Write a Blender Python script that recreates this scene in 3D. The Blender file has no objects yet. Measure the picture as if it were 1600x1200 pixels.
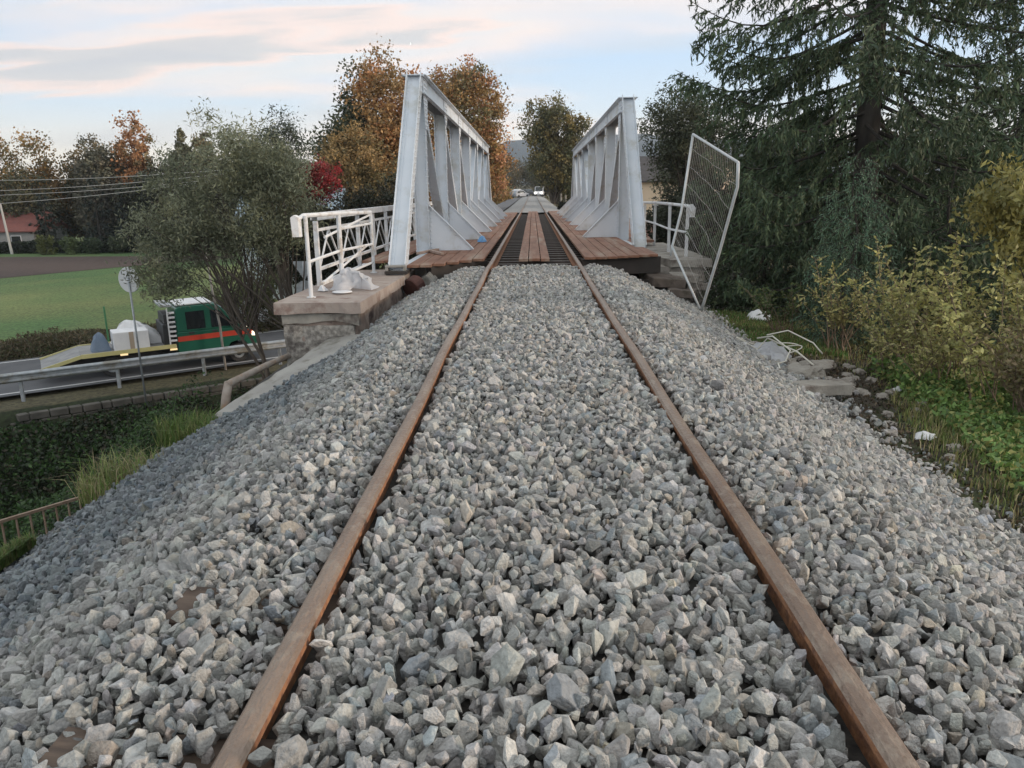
import bpy, bmesh, math, random
import numpy as np
from mathutils import Vector, Matrix, Euler, noise as mnoise
random.seed(7)
RNG = np.random.default_rng(11)
PI = math.pi
S = bpy.context.scene
COL = S.collection

# ---------------------------------------------------------------- camera
cam = bpy.data.cameras.new('camera')
cam.sensor_width = 36.0
cam.lens = 27.0
cam.clip_start = 0.05
cam.clip_end = 20000
co = bpy.data.objects.new('camera', cam)
COL.objects.link(co)
S.camera = co
EYE = (-0.03, 0.0, 1.18)
_R = Matrix.Rotation(math.radians(1.652), 3, 'Z') @ Matrix.Rotation(math.radians(90 - 14.04), 3, 'X') @ Matrix.Rotation(math.radians(-0.7), 3, 'Z')
co.matrix_world = Matrix.Translation(EYE) @ _R.to_4x4()

# ---------------------------------------------------------------- exposure, world, sun
S.view_settings.view_transform = 'Standard'
S.view_settings.look = 'None'
S.view_settings.exposure = 1.04
S.view_settings.gamma = 1.0
S.cycles.max_bounces = 5
S.cycles.diffuse_bounces = 2
S.cycles.glossy_bounces = 2
S.cycles.transmission_bounces = 4
S.cycles.transparent_max_bounces = 8
S.cycles.volume_bounces = 0
S.render.use_persistent_data = False
SUN_EL, SUN_AZ = math.radians(13), math.radians(100)      # azimuth clockwise from +Y
W = bpy.data.worlds.new('World')
S.world = W
W.use_nodes = True
nt = W.node_tree
nt.nodes.clear()
def N(tree, typ, **kw):
    n = tree.nodes.new(typ)
    for k, v in kw.items():
        setattr(n, k, v)
    return n
def ramp(tree, stops, interp='LINEAR'):
    r = N(tree, 'ShaderNodeValToRGB')
    r.color_ramp.interpolation = interp
    e = r.color_ramp.elements
    while len(e) < len(stops):
        e.new(0.5)
    for el, (p, c) in zip(e, stops):
        el.position = p
        el.color = (c[0], c[1], c[2], 1) if not isinstance(c, float) else (c, c, c, 1)
    return r
L = nt.links
tc = N(nt, 'ShaderNodeTexCoord')
sky = N(nt, 'ShaderNodeTexSky', sky_type='NISHITA')
sky.sun_disc = False
sky.sun_elevation = SUN_EL
sky.sun_rotation = SUN_AZ
sky.air_density = 1.0
sky.dust_density = 1.5
sky.ozone_density = 1.5
sep = N(nt, 'ShaderNodeSeparateXYZ')
L.new(tc.outputs['Generated'], sep.inputs[0])
# planar cloud layer coordinates: direction / (z + k)
zz = N(nt, 'ShaderNodeMath', operation='MAXIMUM'); zz.inputs[1].default_value = 0.0
L.new(sep.outputs[2], zz.inputs[0])
za = N(nt, 'ShaderNodeMath', operation='ADD'); za.inputs[1].default_value = 0.10
L.new(zz.outputs[0], za.inputs[0])
dx = N(nt, 'ShaderNodeMath', operation='DIVIDE'); L.new(sep.outputs[0], dx.inputs[0]); L.new(za.outputs[0], dx.inputs[1])
dy = N(nt, 'ShaderNodeMath', operation='DIVIDE'); L.new(sep.outputs[1], dy.inputs[0]); L.new(za.outputs[0], dy.inputs[1])
cmb = N(nt, 'ShaderNodeCombineXYZ'); L.new(dx.outputs[0], cmb.inputs[0]); L.new(dy.outputs[0], cmb.inputs[1])
nz = N(nt, 'ShaderNodeTexNoise'); nz.inputs['Scale'].default_value = 0.55; nz.inputs['Detail'].default_value = 7; nz.inputs['Roughness'].default_value = 0.52
nz.inputs['Distortion'].default_value = 0.35
mp = N(nt, 'ShaderNodeMapping'); mp.inputs['Scale'].default_value = (0.62, 1.2, 1); mp.inputs['Location'].default_value = (3.3, 1.4, 0.0)
L.new(cmb.outputs[0], mp.inputs[0]); L.new(mp.outputs[0], nz.inputs['Vector'])
cov = ramp(nt, [(0.44, 0.0), (0.62, 1.0)])
L.new(nz.outputs['Fac'], cov.inputs[0])
# cloud colour: pink-cream with grey cores
nz2 = N(nt, 'ShaderNodeTexNoise'); nz2.inputs['Scale'].default_value = 0.42; nz2.inputs['Detail'].default_value = 5
mp2 = N(nt, 'ShaderNodeMapping'); mp2.inputs['Scale'].default_value = (0.7, 1.5, 1); mp2.inputs['Location'].default_value = (1.2, 7.7, 0.0)
L.new(cmb.outputs[0], mp2.inputs[0]); L.new(mp2.outputs[0], nz2.inputs['Vector'])
# a grey bank of cloud to the left of the track, fading out to the right
bank = N(nt, 'ShaderNodeMapRange'); bank.inputs[1].default_value = 0.15; bank.inputs[2].default_value = -0.75
bank.inputs[3].default_value = -0.05; bank.inputs[4].default_value = 0.10; L.new(sep.outputs[0], bank.inputs[0])
ad = N(nt, 'ShaderNodeMath', operation='ADD'); L.new(nz2.outputs['Fac'], ad.inputs[0]); L.new(bank.outputs[0], ad.inputs[1])
ccol = ramp(nt, [(0.40, (7.2, 7.3, 7.3)), (0.50, (9.2, 7.6, 6.7)), (0.60, (6.3, 6.3, 6.3)), (0.72, (5.4, 5.5, 5.7))])
L.new(ad.outputs[0], ccol.inputs[0])
# thin blue veil high up, pale pink near the horizon (thin cloud seen edge-on)
vr = ramp(nt, [(0.0, (8.8, 7.9, 6.7)), (0.05, (8.5, 8.0, 7.1)), (0.10, (6.3, 7.4, 8.4)), (0.17, (4.6, 6.6, 9.0)), (0.34, (5.4, 6.1, 6.7)), (0.8, (5.5, 5.8, 5.9))])
L.new(zz.outputs[0], vr.inputs[0])
base = N(nt, 'ShaderNodeMixRGB'); base.inputs[0].default_value = 0.88
L.new(sky.outputs[0], base.inputs[1]); L.new(vr.outputs[0], base.inputs[2])
cl = N(nt, 'ShaderNodeMixRGB')
cm = N(nt, 'ShaderNodeMath', operation='MULTIPLY'); cm.inputs[1].default_value = 0.85
L.new(cov.outputs[0], cm.inputs[0]); L.new(cm.outputs[0], cl.inputs[0])
L.new(base.outputs[0], cl.inputs[1]); L.new(ccol.outputs[0], cl.inputs[2])
# one long grey cloud with a warm rim, low on the left
def mth(op, a, b=None):
    n_ = N(nt, 'ShaderNodeMath', operation=op)
    for i_, q_ in enumerate((a, b)):
        if q_ is None: continue
        if isinstance(q_, (int, float)): n_.inputs[i_].default_value = q_
        else: L.new(q_, n_.inputs[i_])
    return n_.outputs[0]
ex = mth('DIVIDE', mth('ADD', dx.outputs[0], 1.75), 1.35)
ey = mth('DIVIDE', mth('ADD', mth('ADD', dy.outputs[0], -3.4), mth('MULTIPLY', dx.outputs[0], .12)), .50)
ed = mth('SQRT', mth('ADD', mth('MULTIPLY', ex, ex), mth('MULTIPLY', ey, ey)))
nz3 = N(nt, 'ShaderNodeTexNoise'); nz3.inputs['Scale'].default_value = 1.9; nz3.inputs['Detail'].default_value = 8; nz3.inputs['Distortion'].default_value = .5
mp3 = N(nt, 'ShaderNodeMapping'); mp3.inputs['Scale'].default_value = (0.5, 1.3, 1); L.new(cmb.outputs[0], mp3.inputs[0]); L.new(mp3.outputs[0], nz3.inputs['Vector'])
ev = mth('ADD', ed, mth('MULTIPLY', mth('ADD', nz3.outputs['Fac'], -.5), 2.9))
rim = ramp(nt, [(0.0, .9), (0.75, .8), (1.25, 0.0)]); L.new(ev, rim.inputs[0])
rcol = ramp(nt, [(0.0, (5.2, 5.3, 5.6)), (0.45, (5.8, 5.7, 5.7)), (0.72, (9.0, 7.0, 6.2)), (1.0, (9.0, 7.6, 6.8))]); L.new(ev, rcol.inputs[0])
cl2 = N(nt, 'ShaderNodeMixRGB'); L.new(rim.outputs[0], cl2.inputs[0]); L.new(cl.outputs[0], cl2.inputs[1]); L.new(rcol.outputs[0], cl2.inputs[2])
cl = cl2
bg = N(nt, 'ShaderNodeBackground'); bg.inputs['Strength'].default_value = 0.076
L.new(cl.outputs[0], bg.inputs['Color'])
wo = N(nt, 'ShaderNodeOutputWorld'); L.new(bg.outputs[0], wo.inputs['Surface'])

sl = bpy.data.lights.new('sun', 'SUN')
sl.energy = 1.4
sl.angle = math.radians(12)
sl.color = (1.0, 0.80, 0.62)
so = bpy.data.objects.new('sun', sl)
COL.objects.link(so)
sd = Vector((math.sin(SUN_AZ) * math.cos(SUN_EL), math.cos(SUN_AZ) * math.cos(SUN_EL), math.sin(SUN_EL)))
so.rotation_euler = (-sd).to_track_quat('-Z', 'Y').to_euler()

# ---------------------------------------------------------------- materials
MATS = {}
def pmat(name, c1, c2=None, scale=4.0, rough=0.8, metal=0.0, bump=0.0, bscale=None, detail=6, c3=None, s3=1.0, attr=None, transl=0.0, lo=0.35, hi=0.65, map_scale=None, alpha=None, spec=0.5, rand=0.0):
    if name in MATS:
        return MATS[name]
    m = bpy.data.materials.new(name)
    m.use_nodes = True
    t = m.node_tree
    t.nodes.clear()
    out = N(t, 'ShaderNodeOutputMaterial')
    p = N(t, 'ShaderNodeBsdfPrincipled')
    p.inputs['Roughness'].default_value = rough
    p.inputs['Metallic'].default_value = metal
    p.inputs['Specular IOR Level'].default_value = spec
    tc = N(t, 'ShaderNodeTexCoord')
    vec = tc.outputs['Object']
    if map_scale:
        mp = N(t, 'ShaderNodeMapping'); mp.inputs['Scale'].default_value = map_scale
        t.links.new(vec, mp.inputs[0]); vec = mp.outputs[0]
    n = N(t, 'ShaderNodeTexNoise'); n.inputs['Scale'].default_value = scale; n.inputs['Detail'].default_value = detail
    t.links.new(vec, n.inputs['Vector'])
    if attr:
        a = N(t, 'ShaderNodeAttribute', attribute_name=attr)
        if attr == 'stone_tint':
            a.attribute_type = 'INSTANCER'
        r = ramp(t, [(lo, c1[0]), (hi, c1[1])])
        t.links.new(n.outputs['Fac'], r.inputs[0])
        mx = N(t, 'ShaderNodeMixRGB', blend_type='MULTIPLY'); mx.inputs[0].default_value = 1
        t.links.new(a.outputs['Color'], mx.inputs[1]); t.links.new(r.outputs[0], mx.inputs[2])
        colr = mx.outputs[0]
    else:
        r = ramp(t, [(lo, c1), (hi, c2 or c1)])
        t.links.new(n.outputs['Fac'], r.inputs[0])
        colr = r.outputs[0]
    if c3:
        n3 = N(t, 'ShaderNodeTexNoise'); n3.inputs['Scale'].default_value = s3; n3.inputs['Detail'].default_value = 8; n3.inputs['Roughness'].default_value = 0.65
        t.links.new(vec, n3.inputs['Vector'])
        r3 = ramp(t, [(0.52, 0.0), (0.64, 1.0)])
        t.links.new(n3.outputs['Fac'], r3.inputs[0])
        m3 = N(t, 'ShaderNodeMixRGB'); m3.inputs[2].default_value = (*c3, 1)
        t.links.new(r3.outputs[0], m3.inputs[0]); t.links.new(colr, m3.inputs[1])
        colr = m3.outputs[0]
    t.links.new(colr, p.inputs['Base Color'])
    if bump:
        b = N(t, 'ShaderNodeBump'); b.inputs['Strength'].default_value = bump; b.inputs['Distance'].default_value = 0.02
        nb = N(t, 'ShaderNodeTexNoise'); nb.inputs['Scale'].default_value = bscale or scale * 3; nb.inputs['Detail'].default_value = 6
        t.links.new(vec, nb.inputs['Vector'])
        t.links.new(nb.outputs['Fac'], b.inputs['Height']); t.links.new(b.outputs[0], p.inputs['Normal'])
    surf = p.outputs[0]
    if transl:
        tr = N(t, 'ShaderNodeBsdfTranslucent'); t.links.new(colr, tr.inputs['Color'])
        ms = N(t, 'ShaderNodeMixShader'); ms.inputs[0].default_value = transl
        t.links.new(p.outputs[0], ms.inputs[1]); t.links.new(tr.outputs[0], ms.inputs[2]); surf = ms.outputs[0]
    if alpha is not None:
        tp = N(t, 'ShaderNodeBsdfTransparent'); ms = N(t, 'ShaderNodeMixShader'); ms.inputs[0].default_value = alpha
        t.links.new(tp.outputs[0], ms.inputs[1]); t.links.new(surf, ms.inputs[2]); surf = ms.outputs[0]
    t.links.new(surf, out.inputs['Surface'])
    MATS[name] = m
    return m
def emat(name, c, s):
    m = bpy.data.materials.new(name); m.use_nodes = True
    p = m.node_tree.nodes['Principled BSDF']
    p.inputs['Base Color'].default_value = (*c, 1); p.inputs['Emission Color'].default_value = (*c, 1); p.inputs['Emission Strength'].default_value = s
    return m
M_paint = pmat('white_steel_paint', (.66, .72, .78), (.72, .77, .82), 2.2, .45, c3=(.57, .59, .58), s3=1.7, bump=.08, bscale=14)
M_rpaint = pmat('white_railing_paint', (.66, .68, .70), (.74, .76, .77), 5, .45, c3=(.50, .46, .42), s3=4)
M_steel = pmat('dark_girder_steel', (.03, .027, .025), (.05, .04, .035), 3, .7)
M_rail = pmat('rusty_rail_steel', (.26, .195, .15), (.195, .135, .10), 5, .42, c3=(.29, .23, .18), s3=22, bump=.5, bscale=70, map_scale=(1, .5, 1), metal=.2)
M_railside = pmat('rail_orange_rust', (.34, .16, .075), (.18, .085, .05), 30, .85, bump=.5, bscale=50)
def wood_mat(name, c1, c2, c3):
    return pmat(name, c1, c2, 9, .7, map_scale=(1, .12, 1), c3=c3, s3=3, bump=.25, bscale=30, attr=None)
M_deck = wood_mat('red_brown_deck_board', (.19, .088, .050), (.28, .14, .088), (.32, .23, .17))
M_sleeper = wood_mat('dark_timber', (.035, .026, .021), (.06, .043, .034), (.09, .07, .055))
M_oldwood = pmat('weathered_timber', (.07, .05, .04), (.15, .11, .085), 22, .9, map_scale=(.3, 1, 1), bump=.4, bscale=20)
M_conc = pmat('weathered_concrete', (.27, .25, .22), (.37, .35, .31), 3.5, .95, c3=(.14, .115, .10), s3=2.3, bump=.6, bscale=18)
M_conctop = pmat('reddish_cap_stone', (.31, .25, .22), (.42, .37, .33), 2.5, .9, c3=(.24, .17, .145), s3=2.6, bump=.35, bscale=14)
M_chute = pmat('smooth_grey_concrete', (.30, .29, .27), (.38, .37, .34), 3, .9, c3=(.22, .21, .18), s3=4, bump=.15, bscale=20)
M_galv = pmat('galvanised_steel', (.33, .36, .39), (.44, .47, .49), 6, .45, metal=.4, c3=(.26, .25, .22), s3=2)
M_wire = pmat('galvanised_wire', (.42, .42, .40), (.33, .31, .28), 9, .5, metal=.4)
M_asph = pmat('asphalt', (.085, .088, .095), (.11, .112, .12), 1.2, .85, bump=.1)
M_white = pmat('white_plastic', (.72, .73, .75), (.80, .81, .82), 3, .45)
M_film = pmat('clear_white_film', (.70, .72, .76), (.80, .81, .84), 3, .35, transl=.4, alpha=.8)
M_black = pmat('black_rubber', (.02, .02, .02), (.03, .03, .03), 6, .7)
M_glass = pmat('dark_glass', (.015, .02, .022), (.02, .025, .03), 1, .08, spec=.8)
M_bark = pmat('grey_brown_bark', (.075, .06, .05), (.13, .11, .09), 8, .95, bump=.6, bscale=20, map_scale=(1, 1, .25))
M_darkbark = pmat('dark_spruce_bark', (.03, .027, .024), (.06, .053, .046), 8, .95, bump=.6, bscale=20, map_scale=(1, 1, .3))
M_birch = pmat('pale_birch_bark', (.50, .48, .45), (.22, .20, .18), 6, .8, map_scale=(1, 1, .4))
M_leaf = pmat('leaf_surface', ((.8,) * 3, (1.15,) * 3), scale=3, attr='tint', rough=.6, transl=.25)
M_needle = pmat('needle_surface', ((.8,) * 3, (1.15,) * 3), scale=3, attr='tint', rough=.65, transl=.12)
M_ground = pmat('soil_and_turf', ((.6,) * 3, (1.4,) * 3), scale=9, attr='tint', rough=.95, detail=10, bump=.9, bscale=16)
M_stone = pmat('crushed_stone', ((.74,) * 3, (1.14,) * 3), scale=3.2, attr='stone_tint', rough=.88, detail=12, bump=.55, bscale=4.5, lo=.3, hi=.7)
M_bed = pmat('gap_shade_gravel_bed', (.03, .028, .027), (.07, .066, .06), 22, .95, bump=1.0, bscale=22)  # near-black colour paints the shade in the gaps between the stones
M_farbed = pmat('distant_gravel', (.27, .27, .265), (.36, .355, .345), 7, .95, bump=.8, bscale=9)

# ---------------------------------------------------------------- helpers
def tag(o, label=None, cat=None, group=None, kind=None):
    if label: o['label'] = label
    if cat: o['category'] = cat
    if group: o['group'] = group
    if kind: o['kind'] = kind
    return o
def empty(name, loc, label, cat, group=None):
    o = bpy.data.objects.new(name, None)
    o.empty_display_size = .2
    COL.objects.link(o); o.location = loc
    return tag(o, label, cat, group)
class MB:
    def __init__(s): s.v = []; s.f = []; s.m = []; s.cm = 0
    def add(s, vs, fs):
        b = len(s.v); s.v += [tuple(x) for x in vs]
        for f in fs: s.f.append([b + i for i in f]); s.m.append(s.cm)
    def obox(s, c, ax, ay, az):
        c = Vector(c); vs = []
        for k in (-1, 1):
            for j in (-1, 1):
                for i in (-1, 1): vs.append(c + ax * i + ay * j + az * k)
        s.add(vs, [(0, 2, 3, 1), (4, 5, 7, 6), (0, 1, 5, 4), (2, 6, 7, 3), (0, 4, 6, 2), (1, 3, 7, 5)])
    def box(s, x0, x1, y0, y1, z0, z1):
        s.obox(((x0 + x1) / 2, (y0 + y1) / 2, (z0 + z1) / 2), Vector(((x1 - x0) / 2, 0, 0)), Vector((0, (y1 - y0) / 2, 0)), Vector((0, 0, (z1 - z0) / 2)))
    def beam(s, p0, p1, w, h, up=(0, 0, 1)):
        p0, p1 = Vector(p0), Vector(p1); d = p1 - p0; l = d.length; d.normalize()
        sd = d.cross(Vector(up)); sd.normalize(); u = sd.cross(d)
        s.obox((p0 + p1) / 2, sd * w / 2, d * l / 2, u * h / 2)
    def prism(s, pts, off):          # pts: closed polygon in 3D, extruded by off
        n = len(pts); off = Vector(off); a = [Vector(p) for p in pts]; b = [p + off for p in a]
        s.add(a + b, [list(range(n))[::-1], list(range(n, 2 * n))] + [(i, (i + 1) % n, n + (i + 1) % n, n + i) for i in range(n)])
    def tube(s, pts, rs, n=6, cap=True):
        pts = [Vector(p) for p in pts]
        if not isinstance(rs, (list, tuple)): rs = [rs] * len(pts)
        vs = []; ref = None
        for i, p in enumerate(pts):
            d = (pts[min(i + 1, len(pts) - 1)] - pts[max(i - 1, 0)])
            if d.length < 1e-9: d = Vector((0, 0, 1))
            d.normalize()
            if ref is None: ref = Vector((1, 0, 0)) if abs(d.x) < .8 else Vector((0, 1, 0))
            a = d.cross(ref).normalized(); b = d.cross(a); ref = b.cross(d) * -1 if False else ref
            for k in range(n):
                t = 2 * PI * k / n
                vs.append(p + (a * math.cos(t) + b * math.sin(t)) * rs[i])
        fs = []
        for i in range(len(pts) - 1):
            for k in range(n):
                fs.append((i * n + k, i * n + (k + 1) % n, (i + 1) * n + (k + 1) % n, (i + 1) * n + k))
        if cap: fs += [list(range(n))[::-1], [(len(pts) - 1) * n + k for k in range(n)]]
        s.add(vs, fs)
    def rivet(s, p, nrm, r=.013):
        r *= 1.8
        p = Vector(p); nrm = Vector(nrm); a = nrm.orthogonal().normalized(); b = nrm.cross(a)
        vs = [p + (a * math.cos(k * PI / 3) + b * math.sin(k * PI / 3)) * r for k in range(6)] + [p + nrm * r * .7 + (a * math.cos(k * 2 * PI / 3) + b * math.sin(k * 2 * PI / 3)) * r * .5 for k in range(3)]
        s.add(vs, [(0, 1, 6), (1, 2, 7, 6), (2, 3, 7), (3, 4, 8, 7), (4, 5, 8), (5, 0, 6, 8), (6, 7, 8)])
    def lathe(s, c, prof, n=16, axis='z'):
        vs = []
        for (r, h) in prof:
            for k in range(n):
                t = 2 * PI * k / n
                q = (r * math.cos(t), r * math.sin(t), h)
                if axis == 'y': q = (q[0], q[2], q[1])
                if axis == 'x': q = (q[2], q[0], q[1])
                vs.append((c[0] + q[0], c[1] + q[1], c[2] + q[2]))
        m = len(prof)
        fs = [(i * n + k, i * n + (k + 1) % n, (i + 1) * n + (k + 1) % n, (i + 1) * n + k) for i in range(m - 1) for k in range(n)]
        fs += [list(range(n))[::-1], [(m - 1) * n + k for k in range(n)]]
        s.add(vs, fs)
    def build(s, name, mats, parent=None, bevel=0, smooth=False):
        me = bpy.data.meshes.new(name)
        me.from_pydata(s.v, [], s.f)
        if not isinstance(mats, (list, tuple)): mats = [mats]
        for m in mats: me.materials.append(m)
        if len(mats) > 1: me.polygons.foreach_set('material_index', s.m)
        bm = bmesh.new(); bm.from_mesh(me); bmesh.ops.recalc_face_normals(bm, faces=bm.faces)
        if bevel: bmesh.ops.bevel(bm, geom=bm.edges[:], offset=bevel, segments=1, affect='EDGES', clamp_overlap=True)
        bm.to_mesh(me); bm.free()
        if smooth: me.polygons.foreach_set('use_smooth', [True] * len(me.polygons))
        o = bpy.data.objects.new(name, me); COL.objects.link(o)
        if parent: o.parent = parent
        return o
def qmesh(name, V, F, mats, parent=None, tint=None, smooth=False):      # V (n,3), F (m,k)
    me = bpy.data.meshes.new(name)
    k = F.shape[1]
    me.vertices.add(len(V)); me.vertices.foreach_set('co', V.astype(np.float32).ravel())
    me.loops.add(F.size); me.loops.foreach_set('vertex_index', F.astype(np.int32).ravel())
    me.polygons.add(len(F)); me.polygons.foreach_set('loop_start', np.arange(0, F.size, k, dtype=np.int32))
    me.polygons.foreach_set('loop_total', np.full(len(F), k, dtype=np.int32))
    if smooth: me.polygons.foreach_set('use_smooth', np.ones(len(F), dtype=bool))
    if tint is not None:
        a = me.attributes.new('tint', 'FLOAT_COLOR', 'POINT')
        c = np.ones((len(V), 4), dtype=np.float32); c[:, :3] = tint
        a.data.foreach_set('color', c.ravel())
    me.update(calc_edges=True)
    me.materials.append(mats)
    o = bpy.data.objects.new(name, me); COL.objects.link(o)
    if parent: o.parent = parent
    return o
def unit(a): return a / np.maximum(np.linalg.norm(a, axis=1, keepdims=True), 1e-9)
def leafmesh(C, Ln, Wd, col, drop=0.0, dirs=None):
    n = len(C)
    a = RNG.normal(size=(n, 3)); a[:, 2] -= drop
    if dirs is not None: a = dirs * 2.2 + RNG.normal(size=(n, 3)) * .9
    a = unit(a)
    b = unit(np.cross(a, RNG.normal(size=(n, 3))))
    Ln = (Ln * RNG.uniform(.6, 1.3, n))[:, None]; Wd = (Wd * RNG.uniform(.7, 1.3, n))[:, None]
    nn = np.cross(a, b)
    V = np.stack([C - a * Ln * .5, C + b * Wd * .5 + nn * Wd * .15, C + a * Ln * .5, C - b * Wd * .5 + nn * Wd * .15], 1).reshape(-1, 3)
    F = np.arange(4 * n).reshape(n, 4)
    T = np.repeat(col, 4, axis=0)
    return V, F, T
def fbm(x, y, s=1.0, seed=0):          # cheap vectorised pseudo noise
    x = np.asarray(x, float); y = np.asarray(y, float)
    v = np.zeros(np.broadcast(x, y).shape)
    r = np.random.default_rng(seed); amp = 1
    for o in range(5):
        for _ in range(3):
            a = r.uniform(0, 2 * PI); p = r.uniform(0, 2 * PI); k = (2 ** o) * s * r.uniform(.7, 1.3)
            v = v + amp * np.sin((x * math.cos(a) + y * math.sin(a)) * k + p)
        amp *= .55
    return v / 5.0
def interp(x, xs, ys): return np.interp(x, xs, ys)

# ---------------------------------------------------------------- heights
def rail_z(y): return interp(y, [-5, 3, 8, 12, 48, 80, 150, 300], [-.06, -.06, -.035, 0, 0, .05, .35, .45])
def ballast_z(x, y):
    ax = np.abs(x)
    z = interp(x, [-4.2, -3.45, -2.4, -1.45, -1.2, -.92, -.80, -.66, -.55, 0, .55, .66, .80, .92, 1.2, 1.45, 2.1, 2.78, 3.4],
                  [-1.45, -1.13, -.62, -.145, -.060, -.050, -.065, -.065, -.050, -.035, -.050, -.065, -.065, -.050, -.060, -.15, -.47, -.80, -.98])
    z = z + rail_z(y) * .9 + .028 * fbm(x, y, 1.7, 3) + .012 * fbm(x, y, 6, 5)
    z = z - np.clip((np.asarray(y) - 13.0) * .35, 0, .4) * (ax < 2.3)
    return z
P0 = np.array([-13.0, 24.25]); DR = np.array([.79, .613]); NR = np.array([-.613, .79])
def road_s(x, y): return (x - P0[0]) * NR[0] + (y - P0[1]) * NR[1]
def road_t(x, y): return (x - P0[0]) * DR[0] + (y - P0[1]) * DR[1]
def RP(s, t, z): return (P0[0] + NR[0] * s + DR[0] * t, P0[1] + NR[1] * s + DR[1] * t, z)
def ground(x, y):
    x = np.asarray(x, float); y = np.asarray(y, float)
    s = road_s(x, y)
    v = interp(s, [-60, -17, -12.5, -9, -6, -1.6, -1.25, 400], [-5.3, -5.6, -6.9, -7.2, -6.9, -5.35, -4.82, -4.82])
    v = v + .07 * fbm(x, y, .5, 1) * (s < -1.3) + .03 * fbm(x, y, .3, 2) * (s < 12)
    v = v + np.clip((y - 130) * .02, 0, 12)
    prof = interp(x, [-13, -3.5, -1.4, 1.4, 2.8, 3.6, 5.5, 8, 16, 24], [-7.6, -1.42, -.45, -.45, -.93, -1.0, -1.15, -1.5, -4.4, -5.5])
    e1 = prof + .05 * fbm(x, y, 1.1, 4) * (x > 3) - np.clip((y - 13.6 + .25 * np.clip(x - 3, 0, 4)) * 1.25, 0, 20)
    prof2 = interp(x, [-14, -4.2, -2.2, 2.2, 3.6, 9], [-5.4, -.9, -.30, -.30, -.7, -2.6]) + interp(y, [48, 80, 150, 185, 215, 300], [0, .05, .35, .40, 1.9, 3.5])
    e2 = prof2 - np.clip((48.6 - y) * 1.3, 0, 30)
    return np.maximum(v, np.maximum(e1, e2))

# ---------------------------------------------------------------- terrain sheet
def axis(segs):
    out = []
    for a, b, st in segs: out += list(np.arange(a, b, st))
    return np.array(out)
def make_ground():
    xs = axis([(-6000, -1000, 500), (-1000, -200, 80), (-200, -60, 10), (-60, -24, 1.5), (-24, 12, .3), (12, 40, 1.2), (40, 200, 12), (200, 1000, 80), (1000, 6001, 500)])
    ys = axis([(-600, -60, 60), (-60, -6, 4), (-6, 52, .3), (52, 110, 1.5), (110, 300, 8), (300, 1000, 60), (1000, 9001, 500)])
    X, Y = np.meshgrid(xs, ys)
    Z = ground(X, Y)
    s = road_s(X, Y); n1 = fbm(X, Y, .8, 8); n2 = fbm(X, Y, .12, 9)
    c = np.zeros(X.shape + (3,)); c[:] = (.045, .05, .022)
    fld = s > 8
    c[fld] = (.14, .185, .058)
    n3 = np.clip(n2 + .5, 0, 1)[..., None] * np.ones(3)
    n4 = np.clip(fbm(X, Y, .35, 19) * .5 + .5, 0, 1)[..., None] * np.ones(3); c = np.where(fld[..., None], c * (.75 + .35 * n3) * (1 + (n4 - .5) * np.array([1.1, .35, .6])), c)
    sf = s - .35 * X; st = fld & (Y < 90) & (X < -18) & ((Y - 57.0 - (X + 41) * 1.45) > -7.5) & (Y > 45)
    c[st] = c[st] * np.array([.60, .82, .75])
    bankm = (s < -1) & (X < 3)
    c[bankm] = (.022, .030, .012)
    verge = (s >= -1) & (s <= 8); c[verge] = (.085, .075, .04)
    rightm = (X > 2.2) & (Y < 14)
    c[rightm] = np.where((n1[rightm] > .05)[:, None], (.045, .055, .020), (.050, .040, .028))
    far = Y > 48; nearx = (np.abs(X) < 12) & far; c[nearx] = (.10, .085, .040)
    ny, nx = X.shape
    idx = np.arange(nx * ny).reshape(ny, nx)
    F = np.stack([idx[:-1, :-1], idx[:-1, 1:], idx[1:, 1:], idx[1:, :-1]], -1).reshape(-1, 4)
    V = np.stack([X, Y, Z], -1).reshape(-1, 3)
    o = qmesh('ground', V, F, M_ground, tint=c.reshape(-1, 3), smooth=True)
    tag(o, kind='structure')
make_ground()
def sheet(name, xs, ys, zf, mat, mask=None, tint=None):
    X, Y = np.meshgrid(xs, ys); Z = zf(X, Y)
    ny, nx = X.shape; idx = np.arange(nx * ny).reshape(ny, nx)
    F = np.stack([idx[:-1, :-1], idx[:-1, 1:], idx[1:, 1:], idx[1:, :-1]], -1).reshape(-1, 4)
    V = np.stack([X, Y, Z], -1).reshape(-1, 3)
    return tag(qmesh(name, V, F, mat, smooth=True, tint=tint), kind='structure')
sheet('track_bed', np.arange(-3.9, 3.2, .06), np.arange(-1.5, 13.95, .1), lambda X, Y: ballast_z(X, Y) - .05, M_bed)
# far track bed
sheet('far_track_bed', np.array([-2.2, -1.6, -1.0, -.8, -.5, 0, .5, .8, 1.0, 1.6, 2.2]), np.arange(48.6, 154, 1.5),
      lambda X, Y: rail_z(Y) - .07 - np.clip(np.abs(X) - 1.3, 0, 2) * .22, M_farbed)
sheet('gravel_path', np.array([-4.3, -3.4, -2.25]), np.arange(49.5, 154, 3.0), lambda X, Y: rail_z(Y) - .20 - np.clip(-2.25 - X, 0, 3) * .1, pmat('grey_path', (.12, .12, .13), (.17, .17, .18), 1.5, .9))
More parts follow.
